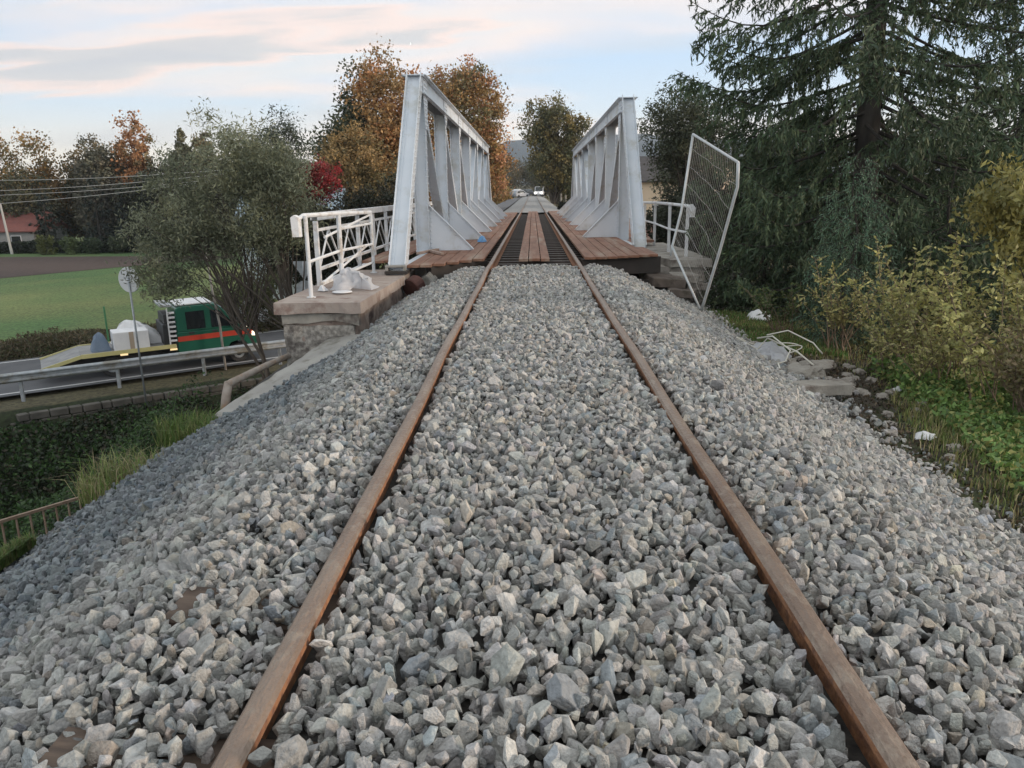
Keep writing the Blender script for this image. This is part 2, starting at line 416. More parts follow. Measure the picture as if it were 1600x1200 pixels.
# road strips
def strip(name, s0, s1, t0, t1, z, mat):
    m = MB(); n = 30
    for i in range(n):
        a = t0 + (t1 - t0) * i / n; b = t0 + (t1 - t0) * (i + 1) / n
        m.add([RP(s0, a, z), RP(s0, b, z), RP(s1, b, z), RP(s1, a, z)], [(0, 1, 2, 3)])
    return tag(m.build(name, mat), kind='structure')
strip('road', .35, 6.6, -120, 120, -4.70, M_asph)
M_mark = pmat('road_paint', (.55, .56, .56), (.65, .65, .65), 4, .7)
strip('road_edge_line', .65, .77, -120, 120, -4.694, M_mark)
strip('road_edge_line', 6.2, 6.32, -120, 120, -4.694, M_mark)
# ploughed field beyond the meadow
mf = MB(); mf.add([(-75, 52, -4.80), (-41.5, 57.5, -4.80), (-36.5, 66.5, -4.80), (-30, 75, -4.80), (-30, 78.5, -4.80), (-58, 80.0, -4.80), (-110, 84, -4.80)], [range(7)])
tag(mf.build('ploughed_field', pmat('ploughed_soil', (.060, .040, .033), (.085, .058, .048), 2.5, 1.0, bump=1.0, bscale=3)), kind='structure')
m_ = MB(); m_.add([(-14, 153.5, .30), (14, 153.5, .30), (14, 182, .36), (-14, 182, .36)], [(0, 1, 2, 3)]); tag(m_.build('crossing_road', M_asph), kind='structure')
# stream
tag((lambda m: (m.add([RP(-9.6, -60, -6.98), RP(-9.6, 80, -6.98), RP(-6.4, 80, -6.98), RP(-6.4, -60, -6.98)], [(0, 1, 2, 3)]), m.build('stream_water', pmat('dark_water', (.012, .014, .010), (.02, .02, .015), 1, .12)))[1])(MB()), kind='structure')

# ---------------------------------------------------------------- ballast stones (instanced, one stuff object)
ROCKS = bpy.data.collections.new('ballast_stone_shapes')
def make_rock(i):
    r = random.Random(100 + i)
    bm = bmesh.new()
    ex = (1.0, r.uniform(.68, .95), r.uniform(.48, .78))
    n = r.randint(12, 20)
    for _ in range(n):
        v = Vector((r.gauss(0, 1), r.gauss(0, 1), r.gauss(0, 1))).normalized()
        k = r.uniform(.82, 1.08)
        # squarish super-ellipsoid for quarried stone
        mx = max(abs(v.x), abs(v.y), abs(v.z)); v = v * (1 + .30 * (1 / mx - 1)) if mx else v
        bm.verts.new((v.x * ex[0] * k, v.y * ex[1] * k, v.z * ex[2] * k))
    res = bmesh.ops.convex_hull(bm, input=bm.verts[:])
    bmesh.ops.delete(bm, geom=[g for g in res['geom_interior'] if isinstance(g, bmesh.types.BMVert)], context='VERTS')
    bmesh.ops.dissolve_limit(bm, angle_limit=math.radians(16), verts=bm.verts[:], edges=bm.edges[:])
    bmesh.ops.bevel(bm, geom=bm.edges[:], offset=.05, segments=2, affect='EDGES', clamp_overlap=True, profile=.6)
    bmesh.ops.triangulate(bm, faces=bm.faces[:])
    bmesh.ops.recalc_face_normals(bm, faces=bm.faces)
    off = Vector((r.uniform(0, 50), r.uniform(0, 50), r.uniform(0, 50)))
    for v in bm.verts:
        v.co += v.normal * .07 * mnoise.noise(v.co * 2.3 + off)
    me = bpy.data.meshes.new('ballast_stone_%d' % i); bm.to_mesh(me); bm.free()
    me.materials.append(M_stone)
    o = bpy.data.objects.new('ballast_stone', me)
    ROCKS.objects.link(o)
for i in range(28): make_rock(i)
NROCK = 28
def scatter_gn(name, P, R, SC, IDX, TINT, coll):
    me = bpy.data.meshes.new(name)
    me.vertices.add(len(P)); me.vertices.foreach_set('co', P.astype(np.float32).ravel())
    a = me.attributes.new('irot', 'FLOAT_VECTOR', 'POINT'); a.data.foreach_set('vector', R.astype(np.float32).ravel())
    a = me.attributes.new('iscl', 'FLOAT_VECTOR', 'POINT'); a.data.foreach_set('vector', SC.astype(np.float32).ravel())
    a = me.attributes.new('iidx', 'INT', 'POINT'); a.data.foreach_set('value', IDX.astype(np.int32))
    c = np.ones((len(P), 4), np.float32); c[:, :3] = TINT
    a = me.attributes.new('stone_tint', 'FLOAT_COLOR', 'POINT'); a.data.foreach_set('color', c.ravel())
    me.materials.append(M_stone)
    o = bpy.data.objects.new(name, me); COL.objects.link(o)
    g = bpy.data.node_groups.new(name + '_nodes', 'GeometryNodeTree')
    g.interface.new_socket('Geometry', in_out='INPUT', socket_type='NodeSocketGeometry')
    g.interface.new_socket('Geometry', in_out='OUTPUT', socket_type='NodeSocketGeometry')
    gi = g.nodes.new('NodeGroupInput'); go = g.nodes.new('NodeGroupOutput')
    ip = g.nodes.new('GeometryNodeInstanceOnPoints'); ci = g.nodes.new('GeometryNodeCollectionInfo')
    ci.inputs['Collection'].default_value = coll; ci.inputs['Separate Children'].default_value = True; ci.inputs['Reset Children'].default_value = True
    def na(nm, dt):
        n = g.nodes.new('GeometryNodeInputNamedAttribute'); n.data_type = dt; n.inputs['Name'].default_value = nm; return n.outputs[0]
    e2r = g.nodes.new('FunctionNodeEulerToRotation')
    g.links.new(na('irot', 'FLOAT_VECTOR'), e2r.inputs[0])
    g.links.new(gi.outputs[0], ip.inputs['Points']); g.links.new(ci.outputs[0], ip.inputs['Instance'])
    ip.inputs['Pick Instance'].default_value = True
    g.links.new(na('iidx', 'INT'), ip.inputs['Instance Index']); g.links.new(e2r.outputs[0], ip.inputs['Rotation'])
    g.links.new(na('iscl', 'FLOAT_VECTOR'), ip.inputs['Scale']); g.links.new(ip.outputs[0], go.inputs[0])
    md = o.modifiers.new('stones', 'NODES'); md.node_group = g
    return o
def rail_dx(sx, y): return np.where(np.asarray(sx) > 0, interp(y, [0, 3, 9], [.036, .034, 0]), interp(y, [0, 3, 9], [.024, .022, 0]))
def make_ballast():
    Ps = []; Ss = []
    for layer, (sp, dz, keep) in enumerate([(.041, -.026, 1.0), (.044, -.002, .95), (.066, .014, .45)]):
        xs = np.arange(-3.75, 3.55, sp); ys = np.arange(.25, 13.9, sp)
        X, Y = np.meshgrid(xs, ys); X = X.ravel() + RNG.uniform(-.5, .5, X.size) * sp; Y = Y.ravel() + RNG.uniform(-.5, .5, Y.size) * sp
        e = .12 * fbm(X * 0, Y, 1.5, 21)
        el = interp(X, [-3.7, -3.35, 2.62, 2.95, 3.5], [0, 1, 1, .25, .0])
        k = (RNG.uniform(size=X.size) < keep * np.clip(el + e * (np.abs(X) > 2.4), 0, 1))
        # keep the rails, the wing wall and the deck free
        k &= ~((np.abs(X - np.sign(X) * .755 - rail_dx(np.sign(X), Y)) < .060))
        k &= ~((X < -2.08) & (Y > 9.35))
        k &= ~((np.abs(X) > .9) & (X < 0) & (Y > 13.2 + (X + .9) * -1.0 * -1.35 + .0) & (Y > 12.2))
        k &= ~((X > .5) & (Y > 13.8))
        # chute
        cx = interp(Y, [7.62, 8.15, 8.8, 9.4], [-3.20, -2.68, -2.16, -2.12]); k &= ~((X < cx + .02) & (Y > 7.70) & (Y < 9.4) & (X > -3.5)) & ~((X < -2.10) & (Y >= 8.8))
        k &= ~((np.abs(Y - 2.24) < .10) & (np.abs(X + 1.16) < .035) & (np.abs(Y - 2.24) < .05)) & ~((np.abs(Y - 1.53) < .04) & (np.abs(X + 1.17) < .035))
        X, Y = X[k], Y[k]
        Z = ballast_z(X, Y) + dz + RNG.uniform(-.010, .014, X.size)
        sz = RNG.lognormal(math.log(.0250), .31, X.size) * (1.0 if layer else 1.05)
        sz = np.clip(sz, .013, .058)
        Ps.append(np.stack([X, Y, Z], 1)); Ss.append(sz)
    P = np.concatenate(Ps); sz = np.concatenate(Ss); n = len(P)
    R = RNG.uniform(-PI, PI, (n, 3)); R[:, 0] *= .55; R[:, 1] *= .55
    SC = sz[:, None] * RNG.uniform(.85, 1.2, (n, 3)) * np.array([1.04, 1.0, .88])
    base = np.array([.395, .393, .375])
    T = base * RNG.normal(1, .20, (n, 1)).clip(.45, 1.5)
    T *= 1 + RNG.normal(0, .014, (n, 3))
    warm = RNG.uniform(size=n) < .04; T[warm] *= np.array([1.10, 1.0, .90])
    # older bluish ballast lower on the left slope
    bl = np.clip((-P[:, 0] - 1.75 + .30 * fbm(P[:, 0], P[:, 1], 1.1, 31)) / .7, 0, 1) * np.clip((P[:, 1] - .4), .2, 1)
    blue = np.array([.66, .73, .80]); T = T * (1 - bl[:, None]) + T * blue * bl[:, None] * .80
    T[(RNG.uniform(size=n) < .08)] *= np.array([.78, .85, .92])
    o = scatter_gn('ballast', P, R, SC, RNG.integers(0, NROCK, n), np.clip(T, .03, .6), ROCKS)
    tag(o, 'grey crushed stone ballast between and beside the rails', 'ballast', kind='stuff')
    print('stones', n)
make_ballast()

# ---------------------------------------------------------------- rails
def make_rail(sx):
    hw = .035
    prof = [(-.060, -.150), (-.060, -.140), (-.012, -.125), (-.008, -.045), (-hw, -.035), (-hw, -.014), (-hw + .011, -.002), (0, .002), (hw - .011, -.002), (hw, -.014), (hw, -.035), (.008, -.045), (.012, -.125), (.060, -.140), (.060, -.150)]
    m = MB(); ys = list(np.arange(-1.5, 14, .35)) + list(np.arange(14, 50, 1.2)) + list(np.arange(50, 155, 4))
    k = len(prof); vs = []
    for y in ys:
        wob = .006 * math.sin(y * .9 + sx) + .004 * math.sin(y * 2.1 + 2 * sx) if y < 13 else 0
        zz = float(rail_z(y)) + (.004 * math.sin(y * 1.3 + sx) if y < 12 else 0)
        for (u, w) in prof: vs.append((sx * .755 + u + wob + float(rail_dx(sx, y)), y, w + zz))
    b = 0
    m.v = vs
    for i in range(len(ys) - 1):
        for j in range(k):
            m.f.append((i * k + j, i * k + (j + 1) % k, (i + 1) * k + (j + 1) % k, (i + 1) * k + j))
            m.m.append(0 if 5 <= j <= 8 else 1)
    m.f.append(list(range(k))); m.m.append(1)
    o = m.build('rail', [M_rail, M_railside])
    return o
tag(make_rail(-1), 'rusty steel rail on the left side of the track', 'rail', 'rails of the single track')
tag(make_rail(1), 'rusty steel rail on the right side of the track', 'rail', 'rails of the single track')
# half-buried sleepers whose ends show on the left shoulder
for (y, lab) in ((2.24, 'wooden sleeper end poking out of the ballast left of the rail, farther one'), (1.53, 'wooden sleeper end poking out of the ballast left of the rail, nearer one')):
    m = MB(); m.prism([(-1.21, y - .11, -.36), (-1.21, y - .11, -.108), (-1.06, y - .11, -.122), (1.18, y - .11, -.24), (1.18, y - .11, -.36)], (0, .22, 0))
    tag(m.build('wooden_sleeper', M_oldwood, bevel=.008), lab, 'sleeper', 'sleepers showing in the ballast')

# ---------------------------------------------------------------- bridge
bridge = empty('railway_bridge', (0, 30, 0), 'pale blue-white riveted steel truss bridge carrying the single track', 'bridge')
bridge_off = Vector((0, -30, 0))
def bpart(mb, name, mats, bevel=0):
    o = mb.build(name, mats, bridge, bevel=bevel)
    for v in o.data.vertices: v.co.y -= 30
    return o
def imember(mb, p0, p1, x0, x1, depth, t=.014, riv=True, web=True):
    """H section in the truss plane: flanges at x0 and x1, web across between them"""
    p0 = Vector(p0); p1 = Vector(p1); d = (p1 - p0).normalized(); l = (p1 - p0).length
    n = Vector((1, 0, 0)).cross(d).normalized()
    xm = (x0 + x1) / 2; w = abs(x1 - x0)
    c = (p0 + p1) / 2; c.x = xm
    mb.obox(c, Vector((w / 2 - t, 0, 0)), d * l / 2, n * t / 2)
    for xf in (x0, x1):
        s = 1 if xf > xm else -1
        cc = c.copy(); cc.x = xf - s * t / 2
        mb.obox(cc, Vector((t / 2, 0, 0)), d * l / 2, n * depth / 2)
        for sn in (-1, 1):                                  # angle legs against the web
            ca = c.copy(); ca.x = xf - s * (t + .028); ca += n * sn * (t / 2 + .006)
            mb.obox(ca, Vector((.028, 0, 0)), d * l / 2, n * .005)
        if riv:
            k = int(l / .13)
            for i in range(k):
                q = p0 + d * (l * (i + .5) / k); q.x = xf
                for sn in (-1, 1):
                    mb.rivet(q + n * sn * depth * .28, (s, 0, 0), .012)
                q2 = q.copy(); q2.x = xf - s * .04
                mb.rivet(q2 - n * (-.013 if n.y < 0 else .013), (-n if n.y > 0 else n), .011)
def truss(sx, yoff):
    xi, xo = sx * 2.13, sx * 2.40; zb = .0
    top = lambda y: 3.36 - (y - 16) * .0042
    Ys = [15.9 + 3.66 * k + yoff for k in range(7)]
    yF, yE = 12.75 + yoff, Ys[-1] + 3.15
    y0t, y1t = Ys[0] - .45, Ys[-1] + .45
    side = 'left' if sx < 0 else 'right'
    # top chord
    m = MB(); xm = (xi + xo) / 2
    for (w, za, zc, xc) in ((.46, 0, -.016, xm), (.014, -.016, -.33, xm - .125), (.014, -.016, -.33, xm + .125), (.09, -.33, -.344, xm - .155), (.09, -.33, -.344, xm + .155), (.06, -.017, -.030, xm - .165), (.06, -.017, -.030, xm + .165)):
        z0, z1 = top(y0t), top(y1t)
        a = Vector((xc, y0t, z0 + (za + zc) / 2)); b = Vector((xc, y1t, z1 + (za + zc) / 2))
        m.beam(a, b, w, abs(za - zc))
    for i in range(int((y1t - y0t) / .14)):
        y = y0t + .07 + i * .14
        for xs_, s_ in ((xm - .132, -1), (xm + .132, 1)):
            for zo in (-.045, -.30):
                m.rivet((xs_, y, top(y) + zo), (s_, 0, 0), .012)
        for xs_ in (xm - .19, xm + .19): m.rivet((xs_, y, top(y) + .0), (0, 0, 1), .011)
    bpart(m, 'top_chord', M_paint)
    # bottom chord + bearings
    m = MB(); m.box(min(xi, xo) + .02, max(xi, xo) - .02, yF - .1, yE + .1, -.42, -.055)
    bpart(m, 'bottom_chord', M_paint)
    for k, y in enumerate(Ys):
        m = MB(); imember(m, (0, y, -.04), (0, y, top(y) - .335), xi, xo, .17, riv=k < 6)
        bpart(m, 'vertical_post', M_paint)
        # knee brace plate towards the track
        m = MB(); t = .014; x1 = sx * 1.27
        m.prism([(xi - sx * .002, y - t / 2, .035), (x1, y - t / 2, .035), (x1, y - t / 2, .075), (xi - sx * .002, y - t / 2, .92)], (0, t, 0))
        a = Vector((x1 - sx * .03, y, .055)); b = Vector((xi - sx * .0, y, .945))
        ko = bpart(m, 'knee_brace', M_paint)
        m2 = MB(); m2.beam(a, b, .10, .014)
        if k < 5:
            for i in range(9):
                q = a.lerp(b, (i + .5) / 9); q.z -= .055; m2.rivet((q.x + sx * .01, y - .009, q.z), (0, -1, 0), .010)
                m2.rivet((xi - sx * .03, y - .009, .1 + i * .085), (0, -1, 0), .010)
        o2 = m2.build('brace_flange', M_paint, ko)
        for v in o2.data.vertices: v.co.y -= 30
        # node plate under the chord
        m = MB(); xp = xi - sx * .004
        w0, w1 = (.30, .14)
        zt = top(y) - .02
        zl = zt - (.95 if k == 0 else .55)
        m.prism([(xp, y - w0, zt), (xp, y + w0, zt), (xp, y + w0 * .9, zt - .38), (xp, y + w1, zl), (xp, y - w1, zl), (xp, y - w0 * .9, zt - .38)], (-sx * .012, 0, 0))
        if k < 4:
            for i in range(int((zt - zl) / .075)):
                for j in (-.20, -.12, -.05, .05, .12, .20):
                    z = zt - .05 - i * .075
                    if abs(j) < w0 * .85 * (1 if z > zt - .38 else max(.45, 1 - (zt - .38 - z) / (zt - .38 - zl) * .6)): m.rivet((xp - sx * .012, y + j, z), (-sx, 0, 0), .011)
        bpart(m, 'node_plate', M_paint)
    # diagonals
    for k in range(6):
        m = MB()
        a, b = (Ys[k] + .1, Ys[k + 1] - .02) if k < 3 else (Ys[k + 1] - .1, Ys[k] + .02)
        imember(m, (0, a, top(a) - .40), (0, b, .02), xi + sx * .035, xo - sx * .035, .13, riv=k < 3)
        bpart(m, 'diagonal_brace', M_paint)
    # end posts (inclined) : plate inner and outer with open web between
    for (ya, yb, near) in ((yF, y0t + .12, True), (yE, y1t - .12, False)):
        m = MB(); imember(m, (0, ya, -.03), (0, yb, top(yb) - .335 if not near else top(yb) - .018), xi - sx * .006, xo + sx * .006, .25, t=.016, riv=True)
        bpart(m, 'end_post', M_paint)
    # bearing shoe
    m = MB(); m.box(min(xi, xo) - .05, max(xi, xo) + .05, yF - .22, yF + .25, -.10, -.055); bpart(m, 'bearing_shoe', M_steel)
    return Ys, yF, yE
YL, _, _ = truss(-1, 0)
YR, _, _ = truss(1, 4.05)
# floor steel
m = MB()
for x in (-.80, .80): m.box(x - .12, x + .12, 14.3, 48.2, -.95, -.305)
for y in np.arange(14.4, 48.3, 3.7): m.box(-2.45, 2.45, y - .12, y + .12, -1.0, -.43)
m.box(-.86, -.62, 13.9, 14.2, -.6, -.31)
bpart(m, 'floor_girder', M_steel)
# decks: individual boards
def deck(name, boards, zt=.03, th=.045):
    m = MB()
    for (x0, x1, ya, yb, dz) in boards:
        m.box(x0, x1, ya, yb, zt - th + dz, zt + dz)
    return bpart(m, name, M_deck, bevel=.003)
rr = random.Random(5)
def boards(x0, x1, n, yfun, yend, seg=4.2):
    out = []; w = (x1 - x0) / n
    for i in range(n):
        a = x0 + w * i; y = yfun(a + w / 2); k = 0
        while y < yend:
            ln = seg if k else (2.2 + .0 * rr.random()); e = min(y + ln, yend)
            if yend - e < .5: e = yend
            out.append((a + .006, a + w - .006, y + .004, e - .004, rr.uniform(-.006, .006))); y = e; k += 1
    return out
deck('walkway_deck', [(-.28, -.115, 13.85, 18, 0), (-.10, .10, 13.87, 18, .002), (.115, .27, 13.83, 18, 0)] +
     [(a, b, y, min(y + 5.98, 48.3), rr.uniform(-.004, .004)) for y in np.arange(18.01, 48, 6) for a, b in ((-.28, -.115), (-.10, .10), (.115, .27))], .02, .05)
lf = lambda x: interp(x, [-2.1, -1.74, -.88], [12.75, 12.80, 13.95])
deck('side_deck', boards(-2.12, -.90, 6, lf, 45.5))
rf = lambda x: interp(x, [.8, 2.25], [13.9, 14.35])
deck('side_deck', boards(.90, 2.12, 6, rf, 48.3))
deck('side_deck', [(2.13, 2.29, 14.45, 16.35, 0)])
# fascia girders under the deck ends
m = MB(); m.beam((.85, 14.15, -.17), (2.34, 14.62, -.17), .14, .30); bpart(m, 'end_girder', M_steel)
m = MB(); m.beam((-1.78, 12.95, -.17), (-.90, 14.12, -.17), .12, .30); bpart(m, 'end_girder', M_steel)
# bridge sleepers
proto = None; i = 0
for y in np.arange(14.15, 48.2, .62):
    if proto is None:
        m = MB(); m.box(-1.18, 1.18, -.11, .11, -.30, -.155); proto = m.build('bridge_sleeper', M_sleeper, bevel=.008)
        b = proto
    else:
        b = proto.copy(); COL.objects.link(b)
    b.location = (rr.uniform(-.02, .02), float(y) + rr.uniform(-.03, .03), 0)
    tag(b, 'dark timber sleeper across the bridge under the rails beside the plank walkway', 'sleeper', 'dark timber sleepers across the bridge deck'); i += 1
# outer walkway on the left and right
deck('outer_walkway', boards(-3.05, -2.44, 3, lambda x: 13.6, 44.5))
deck('outer_walkway', boards(2.44, 2.86, 2, lambda x: 18.6, 48.0))

# ---------------------------------------------------------------- railings
def railing_left():
    r = empty('lattice_railing', (-3.14, 11.2, -.12), 'long white steel lattice railing along the left outer walkway of the bridge', 'railing')
    o0 = Vector((-3.14, 11.2, -.12))
    def bp(mb, name, bev=0, par=r):
        o = mb.build(name, M_rpaint, par, bevel=bev)
        for v in o.data.vertices: v.co = v.co - o0
        return o
    x = -3.14; y0, y1 = 11.15, 44.5; zb = -.12; zt = .92
    m = MB(); m.box(x - .055, x + .055, y0 - .05, y1, zt - .012, zt); m.box(x + .043, x + .055, y0 - .05, y1, zt - .10, zt - .013); m.box(x - .055, x - .043, y0 - .05, y1, zt - .10, zt - .013); bp(m, 'top_rail')
    m = MB(); m.box(x - .02, x + .02, y0, y1, .66, .70); bp(m, 'upper_rail')
    m = MB(); m.box(x - .02, x + .02, y0, y1, .10, .145); bp(m, 'lower_rail')
    m = MB(); m.box(x - .04, x + .04, y0, y1, -.115, -.075); bp(m, 'base_rail')
    ys = np.arange(y0, y1, 1.35)
    for i, y in enumerate(ys):
        m = MB(); m.box(x - .03, x + .03, y - .035, y + .035, zb, zt - .11); bp(m, 'rail_post')
        if i < len(ys) - 1:
            m = MB(); ya, yb = y + .03, y + 1.32
            m.beam((x + .005, ya, .12), (x + .005, (ya + yb) / 2, .67), .022, .022, (1, 0, 0))
            m.beam((x + .005, yb, .12), (x + .005, (ya + yb) / 2, .67), .022, .022, (1, 0, 0))
            m.beam((x - .02, (ya + yb) / 2 - .3, .67), (x - .02, yb, -.05), .014, .014, (1, 0, 0))
            bp(m, 'diagonal_bar')
railing_left()
def frame_railing():
    r = empty('end_railing', (-2.87, 9.85, -.12), 'bent white tubular railing standing at the front edge of the left stone cap', 'railing')
    o0 = Vector((-2.87, 9.85, -.12))
    def bp(mb, name, bev=0):
        o = mb.build(name, M_rpaint, r, bevel=bev)
        for v in o.data.vertices: v.co = v.co - o0
    P = [Vector((-2.90, 9.85, 0)), Vector((-2.76, 10.98, 0)), Vector((-2.72, 13.0, 0))]
    def at(i, z): return Vector((P[i].x, P[i].y, z))
    for i, (a, b) in enumerate(((.92, .06), (.90, .07), (.86, .06))):
        m = MB(); m.tube([at(i, -.12), at(i, a)], b / 2 - .003, 8); m.lathe((P[i].x, P[i].y, -.118), [(.06, 0), (.06, .012)], 10); bp(m, 'rail_post')
    m = MB(); m.tube([Vector((-3.02, 9.78, .70)), Vector((-3.01, 9.79, .86)), Vector((-2.93, 9.86, .92)), at(1, .915), at(2, .88)], .029, 8); bp(m, 'top_rail')
    m = MB(); m.prism([(-3.05, 9.74, .66), (-2.97, 9.76, .66), (-2.97, 9.76, .90), (-3.02, 9.75, .93), (-3.06, 9.74, .90)], (.02, .08, 0)); bp(m, 'end_plate')
    m = MB(); m.tube([at(0, .34), at(1, .40), at(2, .36)], .021, 7); bp(m, 'mid_rail')
    m = MB(); m.tube([at(1, .70), at(2, .70)], .02, 6); m.tube([at(1, .05), at(2, .06)], .02, 6); bp(m, 'lower_rail')
    m = MB(); m.tube([Vector((-2.82, 10.4, .62)), Vector((-2.72, 12.9, .84))], .018, 6)
    m.tube([Vector((-2.84, 10.2, .02)), Vector((-2.73, 12.6, .36))], .018, 6); bp(m, 'brace_bar')
frame_railing()
def railing_right():
    r = empty('curved_railing', (3.0, 15.6, -.12), 'short white tubular railing curving along the stone cap right of the bridge', 'railing')
    o0 = Vector((3.0, 15.6, -.12))
    def bp(mb, name, bev=0):
        o = mb.build(name, M_rpaint, r, bevel=bev)
        for v in o.data.vertices: v.co = v.co - o0
    P = [(3.03, 15.6), (2.92, 17.0), (2.90, 18.9)] + [(2.90, y) for y in np.arange(20.6, 47, 1.75)]
    for i, (x, y) in enumerate(P):
        m = MB(); m.box(x - .028, x + .028, y - .028, y + .028, -.12, .86 - .03 * (i > 2)); bp(m, 'rail_post')
    m = MB(); m.tube([(3.10, 15.42, .68), (3.09, 15.45, .82)] + [(x, y, .87 + .02 * (i in (1, 2))) for i, (x, y) in enumerate(P)], .032, 8); bp(m, 'top_rail')
    m = MB(); m.tube([(x, y, .36 + .05 * (i > 1)) for i, (x, y) in enumerate(P)], .024, 8); bp(m, 'mid_rail')
    m = MB(); m.prism([(3.04, 15.40, .66), (3.13, 15.40, .66), (3.14, 15.40, .84), (3.08, 15.40, .91), (3.02, 15.40, .90)], (0, .05, 0)); bp(m, 'end_plate')
railing_right()

# ---------------------------------------------------------------- masonry
def rough(o, amp, sc, cuts=6, seed=0, keep_top=False):
    bm = bmesh.new(); bm.from_mesh(o.data)
    L0 = max(o.dimensions) if o.dimensions.length else 1
    for _ in range(cuts):
        es = [e for e in bm.edges if e.calc_length() > .16]
        if not es: break
        bmesh.ops.subdivide_edges(bm, edges=es, cuts=1, use_grid_fill=True)
    bmesh.ops.triangulate(bm, faces=bm.faces[:])
    bm.normal_update()
    zt = max(v.co.z for v in bm.verts)
    for v in bm.verts:
        k = amp * (mnoise.noise(v.co * sc + Vector((seed, 0, 0))) + .6 * mnoise.noise(v.co * sc * 2.7 + Vector((0, seed, 0))))
        if keep_top and v.co.z > zt - .02: k *= .25
        v.co += v.normal * k
    bm.to_mesh(o.data); bm.free()
def stones_wall(m, x0, x1, z0, z1, y, out, rs, size=.2, seed=1):
    """irregular rubble faces stuck proud of a wall; face plane y=const"""
    r = random.Random(seed); z = z0
    while z < z1:
        h = r.uniform(.10, .17); x = x0
        while x < x1:
            w = r.uniform(.10, .30); cx = x + w / 2; cz = z + h / 2
            pts = []; n = 7
            for i in range(n):
                a = 2 * PI * i / n + r.uniform(-.2, .2)
                pts.append((cx + math.cos(a) * w * .47, y, cz + math.sin(a) * h * .46))
            o2 = [((p[0] - cx) * .7 + cx, y + out * r.uniform(.6, 1.2), (p[2] - cz) * .7 + cz) for p in pts]
            m.add(pts + o2, [list(range(n, 2 * n))] + [(i, (i + 1) % n, n + (i + 1) % n, n + i) for i in range(n)])
            x += w
        z += h
M_rubble = pmat('rubble_masonry', (.22, .20, .175), (.40, .37, .33), 6, .95, c3=(.10, .085, .075), s3=5, bump=.8, bscale=16)
M_pebble = pmat('pebbly_old_concrete', (.20, .185, .165), (.46, .43, .385), 17, .95, c3=(.12, .105, .095), s3=4, bump=1.0, bscale=22)
M_redsto = pmat('flaking_red_stone', (.24, .18, .15), (.42, .34, .29), 4, .95, c3=(.13, .09, .08), s3=3, bump=.8, bscale=16)
wl = empty('left_wing_wall', (-2.7, 9.5, -1.5), 'weathered stone wing wall with thick reddish cap left of the track', 'wall')
wl.name = 'wing_wall'
def wp(mb, name, mat, par, o0, **k):
    o = mb.build(name, mat, par, **k)
    for v in o.data.vertices: v.co = v.co - Vector(o0)
    return o
O = (-2.7, 9.5, -1.5)
m = MB(); m.prism([(-3.24, 9.38, -.26), (-2.16, 9.38, -.26), (-2.10, 13.55, -.26), (-3.24, 13.55, -.26)], (0, 0, .14))
o = wp(m, 'wall_cap', M_conctop, wl, O); rough(o, .022, 3.2, 6, 3, True)
m = MB(); m.prism([(-3.14, 9.48, -1.6), (-2.24, 9.48, -1.6), (-2.16, 13.5, -1.6), (-3.14, 13.5, -1.6)], (0, 0, 1.34))
o = wp(m, 'wall_body', M_redsto, wl, O); rough(o, .05, 2.6, 6, 9)
m = MB(); m.prism([(-3.15, 9.43, -1.5), (-2.26, 9.43, -1.5), (-2.26, 9.43, -.41), (-3.15, 9.43, -.41)], (0, .09, 0))
o = wp(m, 'rubble_face', M_pebble, wl, O); rough(o, .03, 7, 6, 5)
# broken render strip just under the cap
m = MB(); m.prism([(-3.17, 9.44, -.40), (-2.5, 9.42, -.36), (-2.2, 9.43, -.42), (-2.2, 9.43, -.262), (-3.17, 9.44, -.262)], (0, .12, 0))
o = wp(m, 'render_band', M_conc, wl, O); rough(o, .02, 5, 4, 5)
# main abutments under the bridge ends
for (nm, y0, y1, lab) in (('abutment', 14.75, 16.6, 'dark stone abutment under the near end of the bridge'), ('abutment', 47.2, 48.9, 'stone abutment under the far end of the bridge')):
    m = MB(); m.box(-3.1, 2.9, y0, y1, -7.5, -1.02); o = m.build(nm, M_rubble); tag(o, lab, 'abutment')
# right side
wr = empty('wing_wall', (3.0, 15, -1.5), 'stepped stone wing wall with pale flat cap right of the bridge', 'wall')
O = (3.0, 15, -1.5)
m = MB(); m.prism([(2.62, 14.95, -.26), (3.40, 14.92, -.26), (3.44, 17.0, -.26), (3.30, 20.0, -.26), (2.46, 20.0, -.26), (2.46, 15.9, -.26)], (0, 0, .14))
o = wp(m, 'wall_cap', M_conc, wr, O); rough(o, .015, 3, 5, 8, True)
m = MB(); m.prism([(2.42, 15.0, -1.9), (3.28, 15.02, -1.9), (3.30, 19.8, -1.9), (2.42, 19.8, -1.9)], (0, 0, 1.635))
o = wp(m, 'wall_body', M_rubble, wr, O); rough(o, .05, 2.6, 5, 2)
m = MB(); stones_wall(m, 2.66, 3.26, -1.2, -.55, 14.98, -.04, .2, seed=8); wp(m, 'rubble_face', M_rubble, wr, O)
M_slab = pmat('brown_mossy_slab', (.11, .09, .075), (.17, .14, .12), 4, .95, c3=(.07, .06, .045), s3=3, bump=.6)
